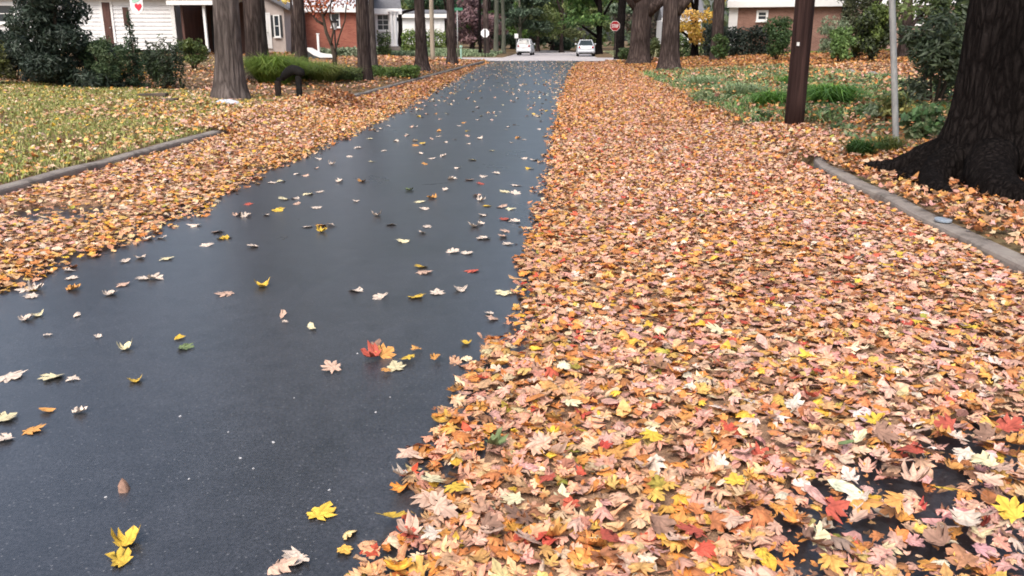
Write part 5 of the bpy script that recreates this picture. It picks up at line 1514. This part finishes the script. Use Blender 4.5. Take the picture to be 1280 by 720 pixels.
# ------------------------------------------------------------------ cars
def car(name, label, px, base, D, W, body_m, kind):
    p = at(px, base, D)
    root = empty(name, (p[0], D, 0), label, 'car')
    H = 1.42 if kind == 'sedan' else 1.5; Ln = 4.4 if kind == 'sedan' else 3.9
    # body shell as cross sections along y (y=0 rear)
    if kind == 'sedan':
        sect = [(0, .32, .72, .86), (.08, .26, .90, .95), (.55, .22, .95, .99), (1.6, .2, .95, 1.0), (3.2, .22, .92, 1.0), (4.1, .26, .80, .95), (4.4, .34, .66, .82)]
        cab = [(.55, .93, .93, .80), (1.15, .93, H, .62), (2.3, .93, H, .62), (3.2, .91, .92, .8)]
    else:
        sect = [(0, .30, .86, .90), (.06, .24, .98, .97), (.5, .22, 1.0, 1.0), (1.6, .2, .98, 1.0), (2.9, .22, .94, 1.0), (3.6, .26, .82, .94), (3.9, .34, .68, .82)]
        cab = [(.05, .96, .97, .84), (.35, .96, H, .68), (1.9, .96, H, .66), (2.9, .93, .94, .82)]
    mb = MB(); V = []
    for y_, zb, zt, k in sect:
        w_ = W / 2 * k
        V += [(-w_ * .9, y_, zb), (w_ * .9, y_, zb), (w_, y_, zb + .12), (w_, y_, (zb + zt) / 2 + .05), (w_ * .93, y_, zt - .04), (w_ * .80, y_, zt), (-w_ * .80, y_, zt), (-w_ * .93, y_, zt - .04), (-w_, y_, (zb + zt) / 2 + .05), (-w_, y_, zb + .12)]
    f = []
    for i in range(len(sect) - 1):
        for k in range(10): f.append((i * 10 + k, i * 10 + (k + 1) % 10, (i + 1) * 10 + (k + 1) % 10, (i + 1) * 10 + k))
    f += [tuple(range(9, -1, -1)), tuple((len(sect) - 1) * 10 + k for k in range(10))]
    mb.add(V, f); mb.build('body', M[body_m], root, bevel=.02)
    # cabin: glass greenhouse with painted roof and pillars
    mb = MB(); V = []
    for y_, zb, zt, k in cab:
        w0, w1 = W / 2 * .88, W / 2 * k
        V += [(-w0, y_, zb - .03), (w0, y_, zb - .03), (w1 if zt > zb + .1 else w0, y_, max(zt - .05, zb)), (-w1 if zt > zb + .1 else -w0, y_, max(zt - .05, zb))]
    f = []
    for i in range(3):
        for k in range(4): f.append((i * 4 + k, i * 4 + (k + 1) % 4, (i + 1) * 4 + (k + 1) % 4, (i + 1) * 4 + k))
    mb.add(V, f); mb.build('window', M['glass'], root)
    mb = MB(); y1, y2 = cab[1][0], cab[2][0]; w1 = W / 2 * cab[1][3] + .02
    mb.box(-w1, w1, y1 - .04, y2 + .04, H - .06, H)
    for s_ in (-1, 1):
        for (ya, za, wa), (yb, zb_, wb) in (((cab[0][0], cab[0][2] - .02, W / 2 * .86), (y1, H - .05, w1 - .03)), ((cab[3][0], cab[3][2], W / 2 * .84), (y2, H - .05, w1 - .03)), (((y1 + y2) / 2 + .1, .94, W / 2 * .89), ((y1 + y2) / 2, H - .04, w1 - .01))):
            mb.tube([(s_ * wa, ya, za), (s_ * wb, yb, zb_)], .05, 6)
    mb.build('roof', M[body_m], root, bevel=.02)
    for s_ in (-1, 1):
        for y_ in (.85, Ln - .85):
            wr = empty_part('wheel', (s_ * (W / 2 - .1), y_, .31), root)
            mb = MB(); mb.tube([(-.10, 0, 0), (-.09, 0, 0), (.09, 0, 0), (.10, 0, 0)], (.27, .31, .31, .27), 20); mb.build('tyre', M['tyre'], wr)
            mb = MB(); mb.tube([(s_ * .07, 0, 0), (s_ * .112, 0, 0)], (.2, .18), 16); mb.build('rim', M['rim'], wr)
        mb = MB(); z_ = .80 if kind == 'sedan' else .86
        mb.box(s_ * W * .30 if s_ > 0 else -W * .41, s_ * W * .41 if s_ > 0 else -W * .30, -.03, .06, z_ - .09, z_ + .07); mb.build('tail_light', M['tail'], root, bevel=.015)
        mb = MB(); mb.box(s_ * (W / 2 + .07) - .07, s_ * (W / 2 + .07) + .07, cab[2][0] + .5, cab[2][0] + .6, .98, 1.1); mb.build('mirror', M[body_m], root, bevel=.02)
    mb = MB(); mb.box(-W * .45, W * .45, -.09, .06, .36, .54); mb.build('bumper', M[body_m], root, bevel=.03)
    mb = MB(); mb.box(-W * .38, W * .38, -.045, .04, .22, .34); mb.build('bumper_trim', M['tyre'], root)
    mb = MB(); mb.box(-.15, .15, -.016, .03, .62, .76); mb.build('number_plate', M['plate'], root)
    return root


def empty_part(name, loc, parent):
    o = bpy.data.objects.new(name, None); COL.objects.link(o); o.location = loc; o.parent = parent; o.empty_display_size = .1
    return o


car('parked_sedan', 'silver white sedan seen from behind on the far street', 732.5, 69, 78, 1.62, 'car_silver', 'sedan')
r = car('parked_hatchback', 'white hatchback parked at the left of the far street', 654.5, 68, 84, 1.45, 'car_white', 'hatch'); r.rotation_euler.z = -.06

# ------------------------------------------------------------------ light, sky, camera
w = bpy.data.worlds.new('World'); scene.world = w; w.use_nodes = True
nt = w.node_tree; bg = nt.nodes['Background']
sky = nt.nodes.new('ShaderNodeTexSky'); sky.sky_type = 'NISHITA'; sky.sun_disc = False
SUN_EL, SUN_AZ = math.radians(52), math.radians(200)   # behind and to the left of the camera
sky.sun_elevation = SUN_EL; sky.sun_rotation = SUN_AZ
sky.air_density = 1.0; sky.dust_density = 5.0; sky.ozone_density = 1.0
hs = nt.nodes.new('ShaderNodeHueSaturation'); hs.inputs['Saturation'].default_value = 0.85   # thin overcast
nt.links.new(sky.outputs[0], hs.inputs['Color']); nt.links.new(hs.outputs[0], bg.inputs[0]); bg.inputs[1].default_value = 0.15
sl = bpy.data.lights.new('sun', 'SUN'); sl.energy = 1.5; sl.angle = math.radians(35); sl.color = (1, .95, .89)
so = bpy.data.objects.new('sun', sl); COL.objects.link(so)
dv = Vector((math.sin(SUN_AZ) * math.cos(SUN_EL), math.cos(SUN_AZ) * math.cos(SUN_EL), math.sin(SUN_EL)))
so.rotation_euler = (-dv).to_track_quat('-Z', 'Y').to_euler(); so.location = (0, -5, 20)

cd = bpy.data.cameras.new('camera'); cam = bpy.data.objects.new('camera', cd); COL.objects.link(cam)
cam.location = (0, 0, CAMH); cam.rotation_euler = (PI / 2 - PITCH, 0, YAW)
cd.sensor_width = 36; cd.lens = F / 1280 * 36; cd.clip_end = 2000; cd.clip_start = .05
scene.camera = cam
scene.view_settings.view_transform = 'Standard'; scene.view_settings.look = 'None'
scene.view_settings.gamma = 1.0; scene.view_settings.use_curve_mapping = False
scene.view_settings.exposure = 0.68
scene.cycles.max_bounces = 5; scene.cycles.transparent_max_bounces = 4
scene.render.filter_size = 1.7 if hasattr(scene.render, 'filter_size') else 1.5
scene.cycles.filter_width = 1.8
